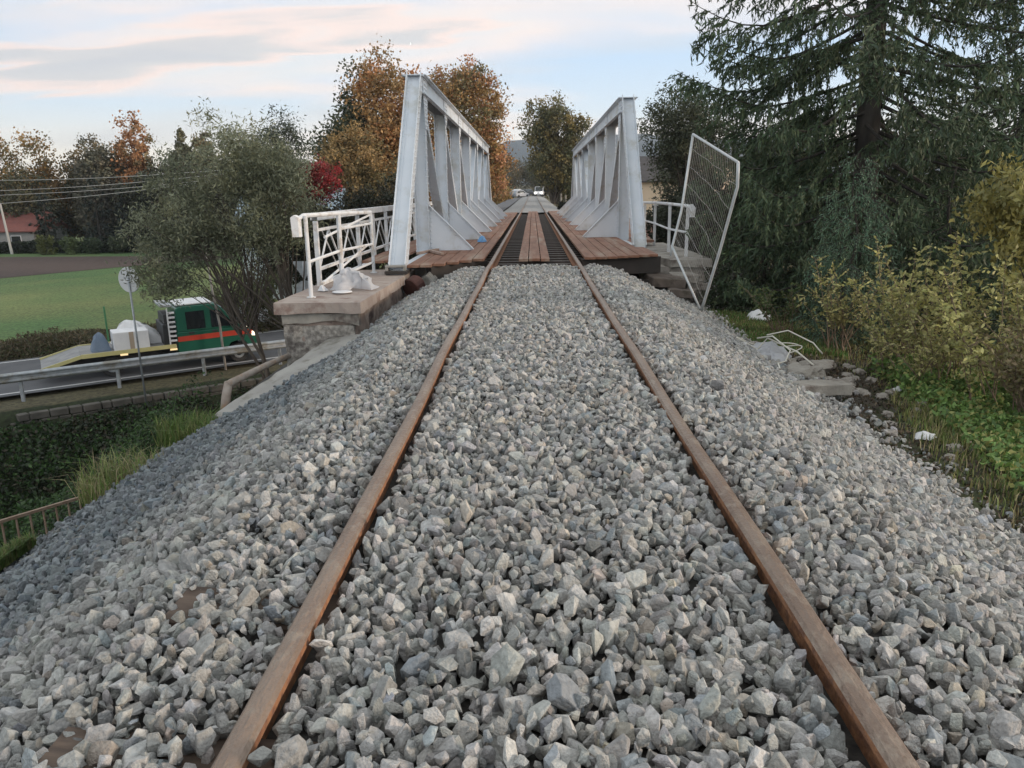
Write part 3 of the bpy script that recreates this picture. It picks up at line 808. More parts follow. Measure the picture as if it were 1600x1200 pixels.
for i, (cx, cy, cz, sx, sy, sz, rz, mt, lab) in enumerate([
        (2.42, 14.35, -.45, .62, .62, .17, .12, M_slab, 'brown flat stone slab lying below the right end of the bridge deck'),
        (2.66, 13.95, -.63, .50, .45, .15, -.2, M_slab, 'lower dark stone block half under the brown slab beside the bridge'),
        (2.80, 14.62, -.42, .50, .40, .14, .05, M_conc, 'grey stone block stepping down from the right wing wall cap'),
        (3.05, 14.72, -.60, .42, .35, .11, .2, M_conc, 'thin grey slab at the foot of the right wing wall')]):
    m = MB(); m.box(-sx / 2, sx / 2, -sy / 2, sy / 2, -sz / 2, sz / 2)
    o = m.build('stone_slab', mt, bevel=.012); rough(o, .028, 3.3, 4, i); o.location = (cx, cy, cz); o.rotation_euler = (.05 * (-1) ** i, .06, rz)
    tag(o, lab, 'stone slab')
# concrete chute and pipe rail at the wing wall
m = MB()
a = [(-2.12, 9.40, -.50), (-2.62, 9.42, -.58), (-2.98, 8.75, -.80), (-3.42, 7.72, -1.06), (-3.22, 7.62, -1.06), (-2.66, 8.15, -.80), (-2.14, 8.80, -.56)]
m.prism(a, (0, .03, -.30))
o = m.build('concrete_chute', M_chute, bevel=.02); rough(o, .022, 2.6, 4, 4); tag(o, 'smooth grey concrete chute sloping down from the left wing wall', 'chute')
m = MB(); m.tube([(-3.10, 9.62, -.80), (-3.22, 8.95, -.80), (-3.39, 8.22, -.84), (-3.42, 8.16, -.86)], [.036, .038, .042, .044], 9); m.tube([(-3.42, 8.20, -.84), (-3.41, 8.08, -.96), (-3.40, 7.95, -1.16)], [.046, .05, .052], 9)
o = m.build('bent_pipe', pmat('stained_pipe', (.25, .20, .165), (.36, .32, .28), 7, .8, c3=(.30, .19, .12), s3=5), smooth=True); tag(o, 'stained bent pipe leaning down below the left wing wall', 'pipe')

# ---------------------------------------------------------------- litter on the left cap
def crumple(name, foot, peak, mat, label, cat, folds=.03, seed=1, rings=14, dome=.8):
    r = random.Random(seed); m = MB(); n = len(foot) * 6
    pts = []
    for i in range(n):
        t = i / 6; a = Vector(foot[int(t) % len(foot)]); b = Vector(foot[(int(t) + 1) % len(foot)]); pts.append(a.lerp(b, t - int(t)))
    pk = Vector(peak); vs = []
    for k in range(rings + 1):
        u = k / rings
        for i, p in enumerate(pts):
            q = p.lerp(pk, u); q.z = p.z + (pk.z - p.z) * ((1 - dome) * u + dome * math.sin(u * PI / 2) ** .8)
            nn = mnoise.noise_vector(Vector((q.x * 9 + seed, q.y * 9, q.z * 9)))
            nn2 = mnoise.noise_vector(Vector((q.x * 26, q.y * 26 + seed, q.z * 14)))
            q += (Vector(nn) + Vector(nn2) * .45) * folds * math.sin(PI * min(1, u + .15) * .9) ; q.z = max(q.z, p.z)
            vs.append(q)
    fs = [(k * n + i, k * n + (i + 1) % n, (k + 1) * n + (i + 1) % n, (k + 1) * n + i) for k in range(rings) for i in range(n)]
    m.add(vs, fs); o = m.build(name, mat, smooth=True); tag(o, label, cat); return o
crumple('plastic_sheet', [(-2.84, 10.50, -.10), (-2.66, 10.38, -.10), (-2.40, 10.60, -.10), (-2.22, 10.45, -.10), (-2.20, 10.78, -.10), (-2.42, 11.05, -.10), (-2.68, 10.95, -.10)], (-2.62, 10.72, .20), M_film, 'crumpled translucent white plastic sheet on the left stone cap', 'plastic sheet', .085, 3, 16, .35)
crumple('paper_scrap', [(-3.0, 10.50, -.105), (-2.88, 10.40, -.105), (-2.84, 10.52, -.105), (-2.92, 10.60, -.105)], (-2.93, 10.50, -.03), M_white, 'small crumpled white scrap between railing posts on the cap', 'scrap', .02, 5, 4)
m = MB(); m.lathe((-2.60, 10.28, -.108), [(.02, 0), (.13, .003), (.135, .014), (.11, .018), (.0, .016)], 18); o = m.build('flat_plate', M_white, smooth=True); tag(o, 'flat white disc lying in front of the plastic sheet', 'disc')
m = MB(); m.box(-.17, .17, -.10, .10, 0, .03); m.box(-.17, -.12, -.10, .10, .03, .10); m.box(.12, .17, -.10, .10, .03, .10); m.box(-.17, .17, -.10, .10, .101, .135); o = m.build('concrete_brick', M_chute, bevel=.006); o.location = (-2.30, 12.75, -.105); o.rotation_euler = (0, 0, .1)
tag(o, 'small grey hollow concrete block at the back of the left cap', 'block')
m = MB(); m.box(-.11, .11, -.16, .16, -.09, .09)
for k in range(5): m.box(.108, .122, -.15 + k * .065, -.11 + k * .065, -.08, .08)
o = m.build('ribbed_block', M_chute, bevel=.006); o.location = (-1.80, 12.95, -.24); o.rotation_euler = (.3, -.6, -.35); tag(o, 'pale ribbed block tilted on the ballast under the left deck edge', 'block')
m = MB(); m.lathe((0, 0, 0), [(.02, -.11), (.15, -.11), (.16, -.09), (.16, .09), (.15, .11), (.02, .11)], 18, 'y'); o = m.build('rusty_drum', pmat('dark_red_rust', (.055, .022, .018), (.09, .035, .028), 6, .8)); o.location = (-1.98, 12.55, -.30); o.rotation_euler = (.3, 0, -.5); tag(o, 'small dark red drum wedged between the ballast and the left wall', 'drum')
for i, (p0, p1, lab) in enumerate([((-2.24, 14.9, .055), (-1.98, 15.9, .055), 'short wooden batten lying along the foot of the first left truss post'), ((-2.10, 15.5, .06), (-1.75, 14.75, .055), 'short reddish wooden offcut lying crosswise by the first left truss post')]):
    m = MB(); m.beam(p0, p1, .07, .045); o = m.build('wooden_batten', pmat('pale_batten', (.34, .24, .19), (.42, .32, .27), 5, .8), bevel=.003); tag(o, lab, 'batten')
crumple('blue_bag', [(-1.36, 18.6, .035), (-1.22, 18.4, .035), (-1.12, 18.6, .035), (-1.18, 18.9, .035), (-1.34, 18.9, .035)], (-1.24, 18.65, .17), pmat('blue_plastic', (.10, .28, .55), (.14, .36, .65), 4, .4), 'small bright blue bag on the deck near the first left knee brace', 'bag', .03, 8, 5)

# ---------------------------------------------------------------- bent mesh fence panel (right)
M_ptube = pmat('pale_zinc_tube', (.52, .56, .58), (.62, .65, .66), 8, .45, metal=.2)
def mesh_panel():
    o0 = Vector((2.74, 12.6, -.80))
    r = empty('mesh_fence_panel', o0, 'bent grey wire mesh site fence panel propped on one corner right of the track', 'fence panel')
    Lp = [Vector((2.63, 13.4, 2.07)), Vector((2.48, 13.35, .84)), Vector((2.34, 13.3, .25))]
    Rp = [Vector((2.99, 11.8, 1.56)), Vector((3.01, 11.85, 1.21)), Vector((2.89, 12.2, .27)), Vector((2.73, 12.6, -.76))]
    def seg(P, u):
        d = [0]
        for i in range(len(P) - 1): d.append(d[-1] + (P[i + 1] - P[i]).length)
        x = u * d[-1]
        for i in range(len(P) - 1):
            if x <= d[i + 1] + 1e-9: return P[i].lerp(P[i + 1], (x - d[i]) / (d[i + 1] - d[i]))
        return P[-1]
    def bp(mb, name, mat, par=r, **k):
        o = mb.build(name, mat, par, **k)
        for v in o.data.vertices: v.co = v.co - o0
        return o
    def dense(P, n=14): return [seg(P, i / n) for i in range(n + 1)]
    m = MB(); m.tube([Lp[2] + Vector((-.02, 0, -.16)), Lp[2], Lp[1], Lp[0]], .021, 8); bp(m, 'side_tube', M_ptube, smooth=True)
    m = MB(); m.tube(dense(Rp), .024, 8); bp(m, 'side_tube', M_ptube, smooth=True)
    m = MB(); m.tube([Lp[0], Rp[0]], .021, 8); bp(m, 'top_tube', M_ptube, smooth=True)
    m = MB(); m.tube([Lp[2], Rp[3] + Vector((-.02, 0, .03))], .021, 8); bp(m, 'bottom_tube', M_ptube, smooth=True)
    m = MB()
    def patch(u, v):
        b = .05 * math.sin(u * PI) * math.sin(v * PI * 1.3)
        p = seg(Lp, v).lerp(seg(Rp, v), u); p += Vector((.6, .3, 0)) * b * .7
        return p
    for i in range(1, 28):
        u = i / 28; m.tube([patch(u, k / 10) for k in range(11)], .0022, 4, cap=False)
    bp(m, 'vertical_wires', M_wire)
    m = MB()
    for v in (.12, .27, .42, .58, .74, .90):
        m.tube([patch(k / 16, v + .004 * math.sin(k * 1.3 + v * 30) + (.02 if k > 11 else 0)) for k in range(17)], .0036, 4, cap=False)
    bp(m, 'horizontal_wires', M_wire)
mesh_panel()

# ---------------------------------------------------------------- junk on the right bank
def gz(x, y): return float(ground(x, y))
M_strap = pmat('cream_plastic_strap', (.62, .60, .52), (.70, .68, .60), 4, .45)
def wavy(c, R, a0, a1, n, zamp, seed):
    r = random.Random(seed); out = []
    for i in range(n + 1):
        a = a0 + (a1 - a0) * i / n
        x = c[0] + R[0] * math.cos(a); y = c[1] + R[1] * math.sin(a)
        out.append((x, y, gz(x, y) + .06 + zamp * abs(math.sin(a * 1.1 + seed))))
    return out
m = MB(); m.tube(wavy((3.02, 9.85), (.42, .22), .2, 2 * PI * 1.7, 60, .12, 1), .008, 6)
m.tube([(2.88, 9.9, -.70), (2.98, 9.6, -.62), (3.08, 9.2, -.72), (2.95, 8.95, -.80), (2.80, 8.75, -.78), (2.76, 8.4, -.92)], .010, 6)
m.tube([(3.0, 9.9, -.66), (3.3, 10.0, -.62), (3.55, 9.75, -.74), (3.62, 9.6, -.85)], .009, 6)
m.tube([(2.70, 9.4, -.80), (2.95, 9.7, -.66), (3.2, 9.3, -.76), (3.3, 9.0, -.86)], .011, 6)
tag(m.build('plastic_strap', M_strap, smooth=True), 'tangled cream plastic strap coiled on the rubble right of the track', 'strap')
crumple('plastic_film', [(2.62, 9.35, -.82), (2.78, 9.15, -.84), (3.05, 9.2, -.86), (3.25, 9.6, -.88), (3.2, 10.0, -.88), (2.8, 10.0, -.82)], (2.98, 9.7, -.72), M_film, 'crumpled clear plastic film under the coiled strap', 'plastic film', .07, 12, 8)
m = MB(); m.beam((2.58, 7.62, -.80), (3.22, 7.86, -.84), .22, .12); o = m.build('concrete_slab', M_conc, bevel=.008); rough(o, .012, 5, 4, 3); tag(o, 'long pale concrete kerb piece lying across the bank beside the ballast', 'kerb piece')
# rubble heap: lumps, each a stone of its own
rs = random.Random(21)
labs = []
HE = [(3.0 + rs.uniform(0, 1.0), 8.2 + rs.uniform(0, 1.6), rs.uniform(.045, .085)) for _ in range(22)] + [(3.02, 8.72, .19), (3.26, 8.95, .15), (3.42, 9.25, .17), (2.86, 9.05, .12), (3.60, 8.72, .10), (3.18, 8.42, .11), (3.44, 8.30, .08), (3.75, 8.15, .07), (3.95, 8.4, .06), (3.05, 9.35, .13), (3.62, 9.5, .12), (4.05, 7.9, .07), (3.85, 7.6, .06), (3.45, 7.35, .06), (3.30, 6.95, .055), (3.15, 6.6, .06), (3.55, 6.3, .07), (3.35, 6.0, .055)]
for i, (x, y, r_) in enumerate(HE):
    bm = bmesh.new(); bmesh.ops.create_icosphere(bm, subdivisions=3, radius=1)
    for v in bm.verts:
        n_ = mnoise.noise(v.co * 1.3 + Vector((i * 7, 0, 0))) * .45 + mnoise.noise(v.co * 3.6 + Vector((0, i * 3, 0))) * .22
        v.co = v.co * (1 + n_) * r_; v.co.z *= .62
    me = bpy.data.meshes.new('rubble_lump'); bm.to_mesh(me); bm.free(); me.materials.append(M_conc if r_ > .1 else M_rubble)
    o = bpy.data.objects.new('rubble_lump', me); COL.objects.link(o); o.location = (x, y, gz(x, y) + r_ * .25); o.rotation_euler = (0, 0, i)
    big = r_ > .1
    blab = {0: 'largest pale rubble lump under the front loop of the plastic strap', 1: 'rounded rubble lump right of the largest lump', 2: 'big rubble lump at the back right of the heap by the strap', 3: 'small rubble lump tucked against the ballast under the clear film', 5: 'flat rubble lump touching the concrete kerb piece', 9: 'rubble lump under the middle of the coiled strap', 10: 'rubble lump nearest the bushes at the back of the heap'}.get(i - 22, 'large grey rubble lump in the heap below the plastic strap')
    tag(o, blab if big else 'small grey stone lying on the soil right of the ballast', 'rubble' if big else 'stone', 'rubble heap under the strap' if big else 'loose stones on the right bank')
for i, (x, y, s_, mt, lab) in enumerate([(4.10, 8.55, .10, M_white, 'crumpled white litter scrap at the edge of the green weeds'), (3.42, 6.55, .11, M_white, 'white paper scrap on the stones right of the ballast'), (3.82, 6.45, .09, pmat('tan_card', (.42, .33, .25), (.5, .4, .3), 4, .8), 'tan cardboard scrap beside the white paper scrap')]):
    z = gz(x, y) + .02
    crumple('litter_scrap', [(x - s_, y - s_ * .5, z), (x, y - s_ * .8, z), (x + s_, y, z), (x + s_ * .3, y + s_ * .8, z), (x - s_ * .7, y + s_ * .5, z)], (x, y, z + s_ * .5), mt, lab, 'litter', .03, 20 + i, 4)
x, y = 3.80, 13.0; z = gz(x, y)
crumple('white_sack', [(x - .22, y - .15, z), (x + .1, y - .22, z), (x + .26, y, z), (x + .12, y + .2, z), (x - .2, y + .16, z)], (x - .03, y, z + .22), M_white, 'small white sack lying on the grass beyond the mesh panel', 'sack', .03, 31, 6)

# ---------------------------------------------------------------- rusty stair handrail at lower left
o0 = Vector((-5.3, 7.6, -3.0))
fr = empty('rusty_handrail', o0, 'low rusty brown handrail with thin uprights below the left ballast slope', 'handrail')
M_rust = pmat('brown_rust_steel', (.26, .17, .12), (.34, .25, .19), 8, .8)
def fp(mb, name):
    o = mb.build(name, M_rust, fr)
    for v in o.data.vertices: v.co = v.co - o0
A, B = Vector((-5.62, 6.2, -1.86)), Vector((-5.15, 9.2, -2.38))
m = MB(); m.beam(A, B, .035, .03); fp(m, 'top_rail')
for k in range(17):
    q = A.lerp(B, (k + .3) / 17); m = MB(); m.tube([q - Vector((0, 0, 1.0)), q], .011, 5); fp(m, 'upright')

# ================================================================ vegetation
def curve_pts(a, b, bend, n=6, seed=0):
    a = Vector(a); b = Vector(b); r = random.Random(seed); out = []
    for i in range(n + 1):
        t = i / n; p = a.lerp(b, t); p += Vector(bend) * math.sin(PI * t)
        if 0 < i < n: p += Vector((r.uniform(-1, 1), r.uniform(-1, 1), r.uniform(-1, 1))) * (b - a).length * .02
        out.append(p)
    return out
def tree(name, label, cat, base, blobs, ncl, lpc, clr, LL, LW, cols, trunk_r=.15, stems=1, nlimb=14, bark=None, group=None, mat=None, drop=0.0, jit=.16, shell=.5, stem_top=.75, spread=.35, colf=None, limb0=.25):
    bark = bark or M_bark; seed = int(abs(base[0] * 31 + base[1] * 17)) % 9999
    r = random.Random(seed)
    root = empty(name, base, label, cat, group)
    W_ = np.array([b[6] if len(b) > 6 else b[3] * b[4] * b[5] for b in blobs], float); W_ /= W_.sum()
    bi = RNG.choice(len(blobs), ncl, p=W_)
    B_ = np.array([b[:6] for b in blobs])[bi]
    d = unit(RNG.normal(size=(ncl, 3)))
    rad = shell + (1 - shell) * RNG.uniform(size=(ncl, 1)) ** .6
    lump = 1 + .18 * np.sin(d[:, :1] * 5.3 + d[:, 1:2] * 4.1 + d[:, 2:] * 6.7 + bi[:, None] * 2.1)
    C = B_[:, :3] + d * B_[:, 3:6] * rad * lump
    n = ncl * lpc
    cr = RNG.uniform(.6, 1.25, (ncl, 1)) * clr
    G = RNG.normal(size=(n, 3)) * .55
    P = np.repeat(C, lpc, 0) + G * np.repeat(cr, lpc, 0)
    cols = np.array(cols); cc = cols[RNG.integers(0, len(cols), ncl)]
    if colf is not None: cc = colf(C, cc)
    cc = cc * RNG.normal(1, .12, (ncl, 1)).clip(.6, 1.5)
    T = np.repeat(cc, lpc, 0) * RNG.normal(1, jit, (n, 1)).clip(.4, 1.8)
    V, F, T = leafmesh(P, LL, LW, T.clip(.003, .9), drop)
    b0 = np.array(base)
    qmesh('crown', V - b0, F, mat or M_leaf, root, tint=T)
    m = MB(); cx = sum(b[0] * w for b, w in zip(blobs, W_)); cy = sum(b[1] * w for b, w in zip(blobs, W_)); zt = max(b[2] + b[5] * .6 for b in blobs); bz = base[2]
    tops = []
    for s_ in range(stems):
        bx, by = base[0] + r.uniform(-spread, spread) * (stems > 1), base[1] + r.uniform(-spread, spread) * (stems > 1)
        if stems == 1: tx, ty = cx, cy
        else:
            bb = blobs[r.randrange(len(blobs))]; tx, ty = bb[0] + r.uniform(-.4, .4) * bb[3], bb[1] + r.uniform(-.3, .3) * bb[4]
        te = Vector((tx, ty, bz + (zt - bz) * stem_top * r.uniform(.85, 1.05)))
        pts = curve_pts((bx, by, bz - .2), te, (r.uniform(-.2, .2), r.uniform(-.2, .2), 0), 8, seed + s_)
        tr = trunk_r * r.uniform(.7, 1.1) if stems > 1 else trunk_r
        m.tube([p - Vector(base) for p in pts], [tr * (1.15 - .9 * i / 8) for i in range(9)], 8)
        tops.append((pts, tr))
    # limbs reach into leaf clusters
    sel = RNG.choice(ncl, min(nlimb, ncl), replace=False)
    for q in sel:
        pts, tr = tops[r.randrange(len(tops))]
        c = Vector(C[q]); t = min(.95, max(limb0, (c.z - bz) / max(.1, zt - bz) * .75 + r.uniform(-.1, .05)))
        k = t * 8; i = min(7, int(k)); st = pts[i].lerp(pts[i + 1], k - i)
        rr_ = tr * (1.15 - .9 * t) * .55
        pl = curve_pts(st, c, (0, 0, .08 * (c - st).length), 4, seed + int(q))
        m.tube([p - Vector(base) for p in pl], [rr_, rr_ * .8, rr_ * .55, rr_ * .35, rr_ * .12], 5, cap=False)
    m.build('trunk', bark, root, smooth=True)
    return root

# --- large spruce on the right
def spruce(name, label, base, H, z0, Lmax, nbr, cols, trunk_r, dens=1.0, tl=1.0, azf=None, spl=.11, spw=.022, up=.35, seed=1, topfull=None, group=None, bstep=.16):
    r = random.Random(seed); root = empty(name, base, label, 'conifer', group)
    m = MB(); m.tube([(.06 * math.sin(i), .05 * math.cos(i * 1.3), -.3 + (H + .3) * i / 12) for i in range(13)], [trunk_r * (1.08 - 1.0 * i / 12) for i in range(13)], 10)
    m.build('trunk', M_darkbark, root, smooth=True)
    mb = MB(); PC = []; PD = []
    for k in range(nbr):
        t = (k + r.random()) / nbr; z = z0 + (H - z0) * t
        Lb = Lmax * (1 - t * .93) ** .8 * r.uniform(.72, 1.08) * (.75 + .25 * min(1, t * 6)); az = k * 2.39996 + r.uniform(-.3, .3)
        keep = azf(az, z) if azf else 1.0
        if azf and math.cos(az) < .1 and z < 6.2: Lb = min(Lb, 3.0 + .2 * r.random())
        da = Vector((math.cos(az), math.sin(az), 0)); sd_ = Vector((-da.y, da.x, 0))
        ns = 10; pts = []
        dr = r.uniform(.10, .22)
        for i in range(ns + 1):
            u = i / ns
            pts.append(Vector((0, 0, z)) + da * Lb * u + Vector((0, 0, Lb * (-dr * math.sin(u * PI * .62) * 1.3 + up * max(0, u - .6) ** 1.5 * 1.6))) + sd_ * Lb * .05 * math.sin(u * 4 + k))
        mb.tube(pts, [max(.004, trunk_r * .17 * (1 - t * .5) * (1 - .93 * i / ns)) for i in range(ns + 1)], 5, cap=False)
        nb = int(Lb / bstep)
        for j in range(nb):
            u = .10 + .9 * (j + r.random()) / nb
            if r.random() > keep * (.55 + .45 * u): continue
            ii = min(ns - 1, int(u * ns)); p = pts[ii].lerp(pts[ii + 1], u * ns - ii)
            for sg in (-1, 1):
                l = (.30 * Lb * (1.12 - u) + .18) * r.uniform(.6, 1.2) * tl
                hang = r.uniform(.25, .95)
                dr_ = (da * .75 + sd_ * sg * r.uniform(.45, 1.1) + Vector((0, 0, -.25 * hang))).normalized()
                nsp = max(3, int(l / .030 * dens)); e = None
                for q in range(nsp):
                    v = (q + r.random()) / nsp
                    pp = p + dr_ * l * v + Vector((0, 0, -hang * l * .55 * v * v))
                    PC.append(pp); dd = dr_ + Vector((0, 0, -hang * v * 1.4)); PD.append(dd)
                    if r.random() < .32:       # pendulous twiglet
                        hl = r.uniform(.06, .28) * tl
                        for w in range(max(2, int(hl / .045))):
                            PC.append(pp + Vector((r.uniform(-.02, .02), r.uniform(-.02, .02), -hl * (w + .5) / max(2, int(hl / .045))))); PD.append(Vector((r.uniform(-.3, .3), r.uniform(-.3, .3), -1)))
                mb.tube([p, p + dr_ * l * .5 + Vector((0, 0, -hang * l * .14)), p + dr_ * l + Vector((0, 0, -hang * l * .55))], [.007, .005, .002], 3, cap=False)
    mb.build('branches', M_darkbark, root)
    P = np.array([tuple(x) for x in PC]); D = unit(np.array([tuple(x) for x in PD]))
    n = len(P); cols = np.array(cols)
    c = cols[RNG.integers(0, len(cols), n)] * RNG.normal(1, .18, (n, 1)).clip(.4, 1.7)
    c *= (1 + .35 * fbm(P[:, 0] * 1.3 + P[:, 2], P[:, 1] + P[:, 2] * .7, .8, 5))[:, None].clip(.5, 1.6)
    V, F, T = leafmesh(P + RNG.normal(size=(n, 3)) * .012, spl, spw, c.clip(.003, .5), dirs=D)
    qmesh('crown', V, F, M_needle, root, tint=T)
    print(name, n)
    return root
GR = [(.078, .125, .062), (.058, .096, .054), (.098, .132, .064)]
def azf(az, z):
    c = math.cos(az); s = math.sin(az)
    if s < -.55 and z > 4.2: return .5
    if z > 7.5: return .62
    return 1.0 if c < .35 else (.6 if z > 5.5 else .9)
spruce('spruce_tree', 'tall dark spruce with drooping twigs and thick trunk right of the bridge', (6.25, 15.2, -3.3), 19, .6, 5.3, 225, GR, .27, dens=1.05, azf=azf, seed=3, spl=.15, spw=.031)
spruce('spruce_tree', 'dark spruce at the right edge of the photo behind the bare branches', (10.2, 17.0, -3.0), 12.0, .6, 3.2, 110, GR, .2, dens=1.0, seed=5, spl=.13, spw=.028)
spruce('young_spruce', 'young bluish green spruce in front of the tall spruce trunk', (4.50, 11.2, -1.3), 2.95, .3, .95, 62, [(.12, .20, .125), (.09, .165, .105)], .035, dens=1.3, seed=7, spl=.065, spw=.013, up=.5, bstep=.07)
spruce('spruce_tree', 'low dark spruce filling the gap below the mesh panel and tall spruce', (4.9, 16.8, -3.6), 4.6, .4, 2.1, 60, GR, .10, dens=.9, seed=9, spl=.12, spw=.026)
spruce('spruce_tree', 'low dark spruce between the tall spruce and the yellow bush', (6.9, 13.2, -2.6), 4.1, .3, 2.3, 60, GR, .10, dens=.9, seed=12, spl=.11, spw=.024)

GG = [(.055, .075, .045), (.070, .088, .055), (.040, .055, .034)]
# willow left
tree('willow_tree', 'grey-green willow with many thin stems between the bridge railing and the road', 'tree', (-7.15, 21.6, -5.6),
     [(-8.5, 22, 2.25, .95, 1.2, 1.25), (-7.6, 22, 1.7, 1.0, 1.2, 1.1), (-9.7, 22, 1.0, 1.15, 1.3, 1.1), (-7.2, 22.2, 1.0, 1.15, 1.4, 1.25), (-10.4, 21.9, -.5, 1.0, 1.2, 1.0), (-9.0, 22, .15, 1.3, 1.2, .8), (-7.5, 22, .15, 1.2, 1.2, .8), (-10.9, 21.9, -1.1, .75, 1.0, .65), (-6.9, 22.2, 1.7, .7, 1, .9), (-10.9, 22, .1, .6, 1, .8)],
     390, 90, .36, .14, .036, [(.24, .26, .175), (.18, .20, .13), (.26, .265, .16)], .075, stems=5, nlimb=80, drop=.5, shell=.2, spread=.35, stem_top=.72, limb0=.5)
tree('hanging_shrub', 'brownish green bush behind the round sign at the roadside', 'shrub', (-11.6, 33.5, -4.8), [(-12.6, 33.5, -3.3, 1.8, 1.2, 1.4), (-14.4, 34, -3.9, 1.3, 1.1, 1.0)], 150, 90, .32, .13, .045, [(.12, .12, .055), (.10, .11, .05)], .04, stems=4, nlimb=30, shell=.2)
# maple and orange tree behind the left truss
def orange_top(lim, o1, o2, frac=.5):
    def f(C, cc):
        n_ = fbm(C[:, 0] * .5, C[:, 2] * .6, 1.0, 44)
        k = (C[:, 2] > lim) & (n_ > -.15) | (n_ > .35)
        cc = cc.copy(); oc = np.array(o1)[None] * (1 - RNG.uniform(size=(len(C), 1)) * .5) + np.array(o2)[None] * RNG.uniform(size=(len(C), 1)) * .5
        cc[k] = oc[k]; return cc
    return f
def maple_cols(C, cc):
    cc = cc.copy(); k = (C[:, 0] > -11.2 + .8 * fbm(C[:, 2], C[:, 0], .9, 3)) | ((C[:, 2] > 7.5) & (C[:, 0] > -12))
    oc = np.array([(.46, .23, .105), (.40, .24, .10), (.30, .20, .09)])[RNG.integers(0, 3, len(C))]; cc[k] = oc[k]; return cc
tree('maple_tree', 'large dark green maple turning orange behind the left truss', 'tree', (-11.3, 55, -4.8),
     [(-10.6, 55, 6.6, 2.9, 2.6, 3.3), (-12.2, 55, 3.6, 3.0, 2.6, 3.0), (-9.8, 54.5, 3.2, 2.8, 2.4, 3.2), (-11.2, 55, .4, 3.8, 2.6, 2.6), (-8.6, 55, .2, 2.4, 2, 2.4)],
     650, 90, .75, .24, .15, [(.085, .10, .06), (.11, .12, .07), (.075, .09, .05)], .28, nlimb=60, shell=.55, colf=maple_cols)
tree('small_maple', 'golden brown maple in front of the dark maple', 'tree', (-11.2, 51, -4.8),
     [(-11.6, 51, 3.0, 2.0, 1.6, 2.2), (-10.9, 51, .6, 2.2, 1.6, 2.0), (-9.5, 51, 1.2, 1.5, 1.4, 2.2)], 260, 90, .6, .20, .12, [(.38, .255, .11), (.30, .215, .095), (.20, .17, .08)], .14, nlimb=30, shell=.5)
tree('beech_tree', 'tall orange tree rising behind the middle of the left truss', 'tree', (-5.4, 70, -4.5),
     [(-8.3, 70, 7.6, 1.7, 2.4, 3.4), (-5.6, 70, 7.6, 2.9, 2.5, 3.9), (-4.9, 70, 3.8, 2.7, 2.5, 3.6), (-7.2, 70, 3.0, 3.2, 2.5, 3.8)],
     560, 85, .85, .26, .16, [(.50, .25, .13), (.52, .31, .13), (.38, .25, .10), (.22, .19, .09)], .3, nlimb=60, shell=.5)
tree('poplar_tree', 'tall pale yellow-green poplar standing alone beyond the far end of the bridge', 'tree', (2.6, 95, -3.0),
     [(.9, 95, 8.4, 1.9, 1.8, 3.2), (3.2, 95, 8.6, 2.1, 1.8, 3.3), (5.4, 95, 7.0, 1.6, 1.8, 3.0), (2.8, 95, 4.0, 3.0, 2.2, 3.4), (4.6, 95, 3.0, 2.0, 2, 3.0)],
     420, 70, .65, .27, .20, [(.21, .18, .085), (.15, .15, .075), (.28, .22, .08), (.11, .12, .06)], .28, nlimb=70, shell=.45)
tree('red_shrub', 'bright red shrub above the left railing', 'shrub', (-11.9, 42, -4.8), [(-12.3, 42, 1.6, 1.2, .9, 1.1), (-11.3, 42, 1.9, 1.1, .9, 1.0)], 120, 90, .34, .15, .08, [(.32, .035, .045), (.38, .05, .05), (.20, .05, .04)], .09, nlimb=20, shell=.3, stem_top=.9)
tree('dark_hedge_tree', 'dark green bushy tree filling the gap behind the left railing', 'tree', (-9.8, 40, -4.8), [(-10.0, 40, -1.2, 3.4, 1.8, 2.2), (-7.2, 41, -.6, 2.2, 1.8, 2.2), (-12.6, 41, -2.0, 2.2, 1.6, 1.8)], 420, 90, .5, .18, .10, [(.028, .036, .020), (.04, .046, .026), (.06, .05, .03)], .12, stems=3, nlimb=30, shell=.4)
tree('grey_willow', 'loose grey-green tree between the willow and the red shrub', 'tree', (-12.5, 38, -4.8), [(-13.0, 38, 2.2, 1.7, 1.3, 2.0), (-11.9, 38, 3.2, 1.2, 1, 1.6)], 170, 80, .45, .17, .05, GG, .10, nlimb=30, shell=.3)
# right deciduous
tree('round_tree', 'grey-green round-headed tree behind the right truss and mesh panel', 'tree', (6.2, 34, -4.8),
     [(6.0, 34, 3.6, 1.5, 1.4, 1.7), (7.2, 34, 3.2, 1.7, 1.4, 2.0), (6.4, 34, 1.5, 1.3, 1.3, 1.2)], 260, 80, .42, .16, .06, [(.085, .10, .06), (.065, .08, .05), (.11, .12, .07)], .14, nlimb=50, shell=.35, stem_top=.8)
tree('dark_bush', 'dense dark green bush behind the curved railing', 'bush', (6.3, 30, -4.8), [(6.6, 30, -.2, 2.3, 1.5, 1.6), (8.4, 30, 0, 2.0, 1.5, 2.2), (5.4, 31, -.2, 1.0, 1, 1.0)], 340, 85, .42, .15, .07, [(.028, .036, .020), (.038, .048, .026)], .10, stems=3, nlimb=24, shell=.4)
tree('dark_bush', 'dark thicket low behind the stone cap right of the mesh panel', 'bush', (6.0, 21, -4.6), [(5.4, 21, -2.2, 1.8, 1.3, 1.5), (8.0, 21, -1.5, 2.4, 1.3, 2.0)], 260, 85, .38, .13, .05, [(.022, .028, .018), (.035, .036, .022)], .08, stems=3, nlimb=24, shell=.3)
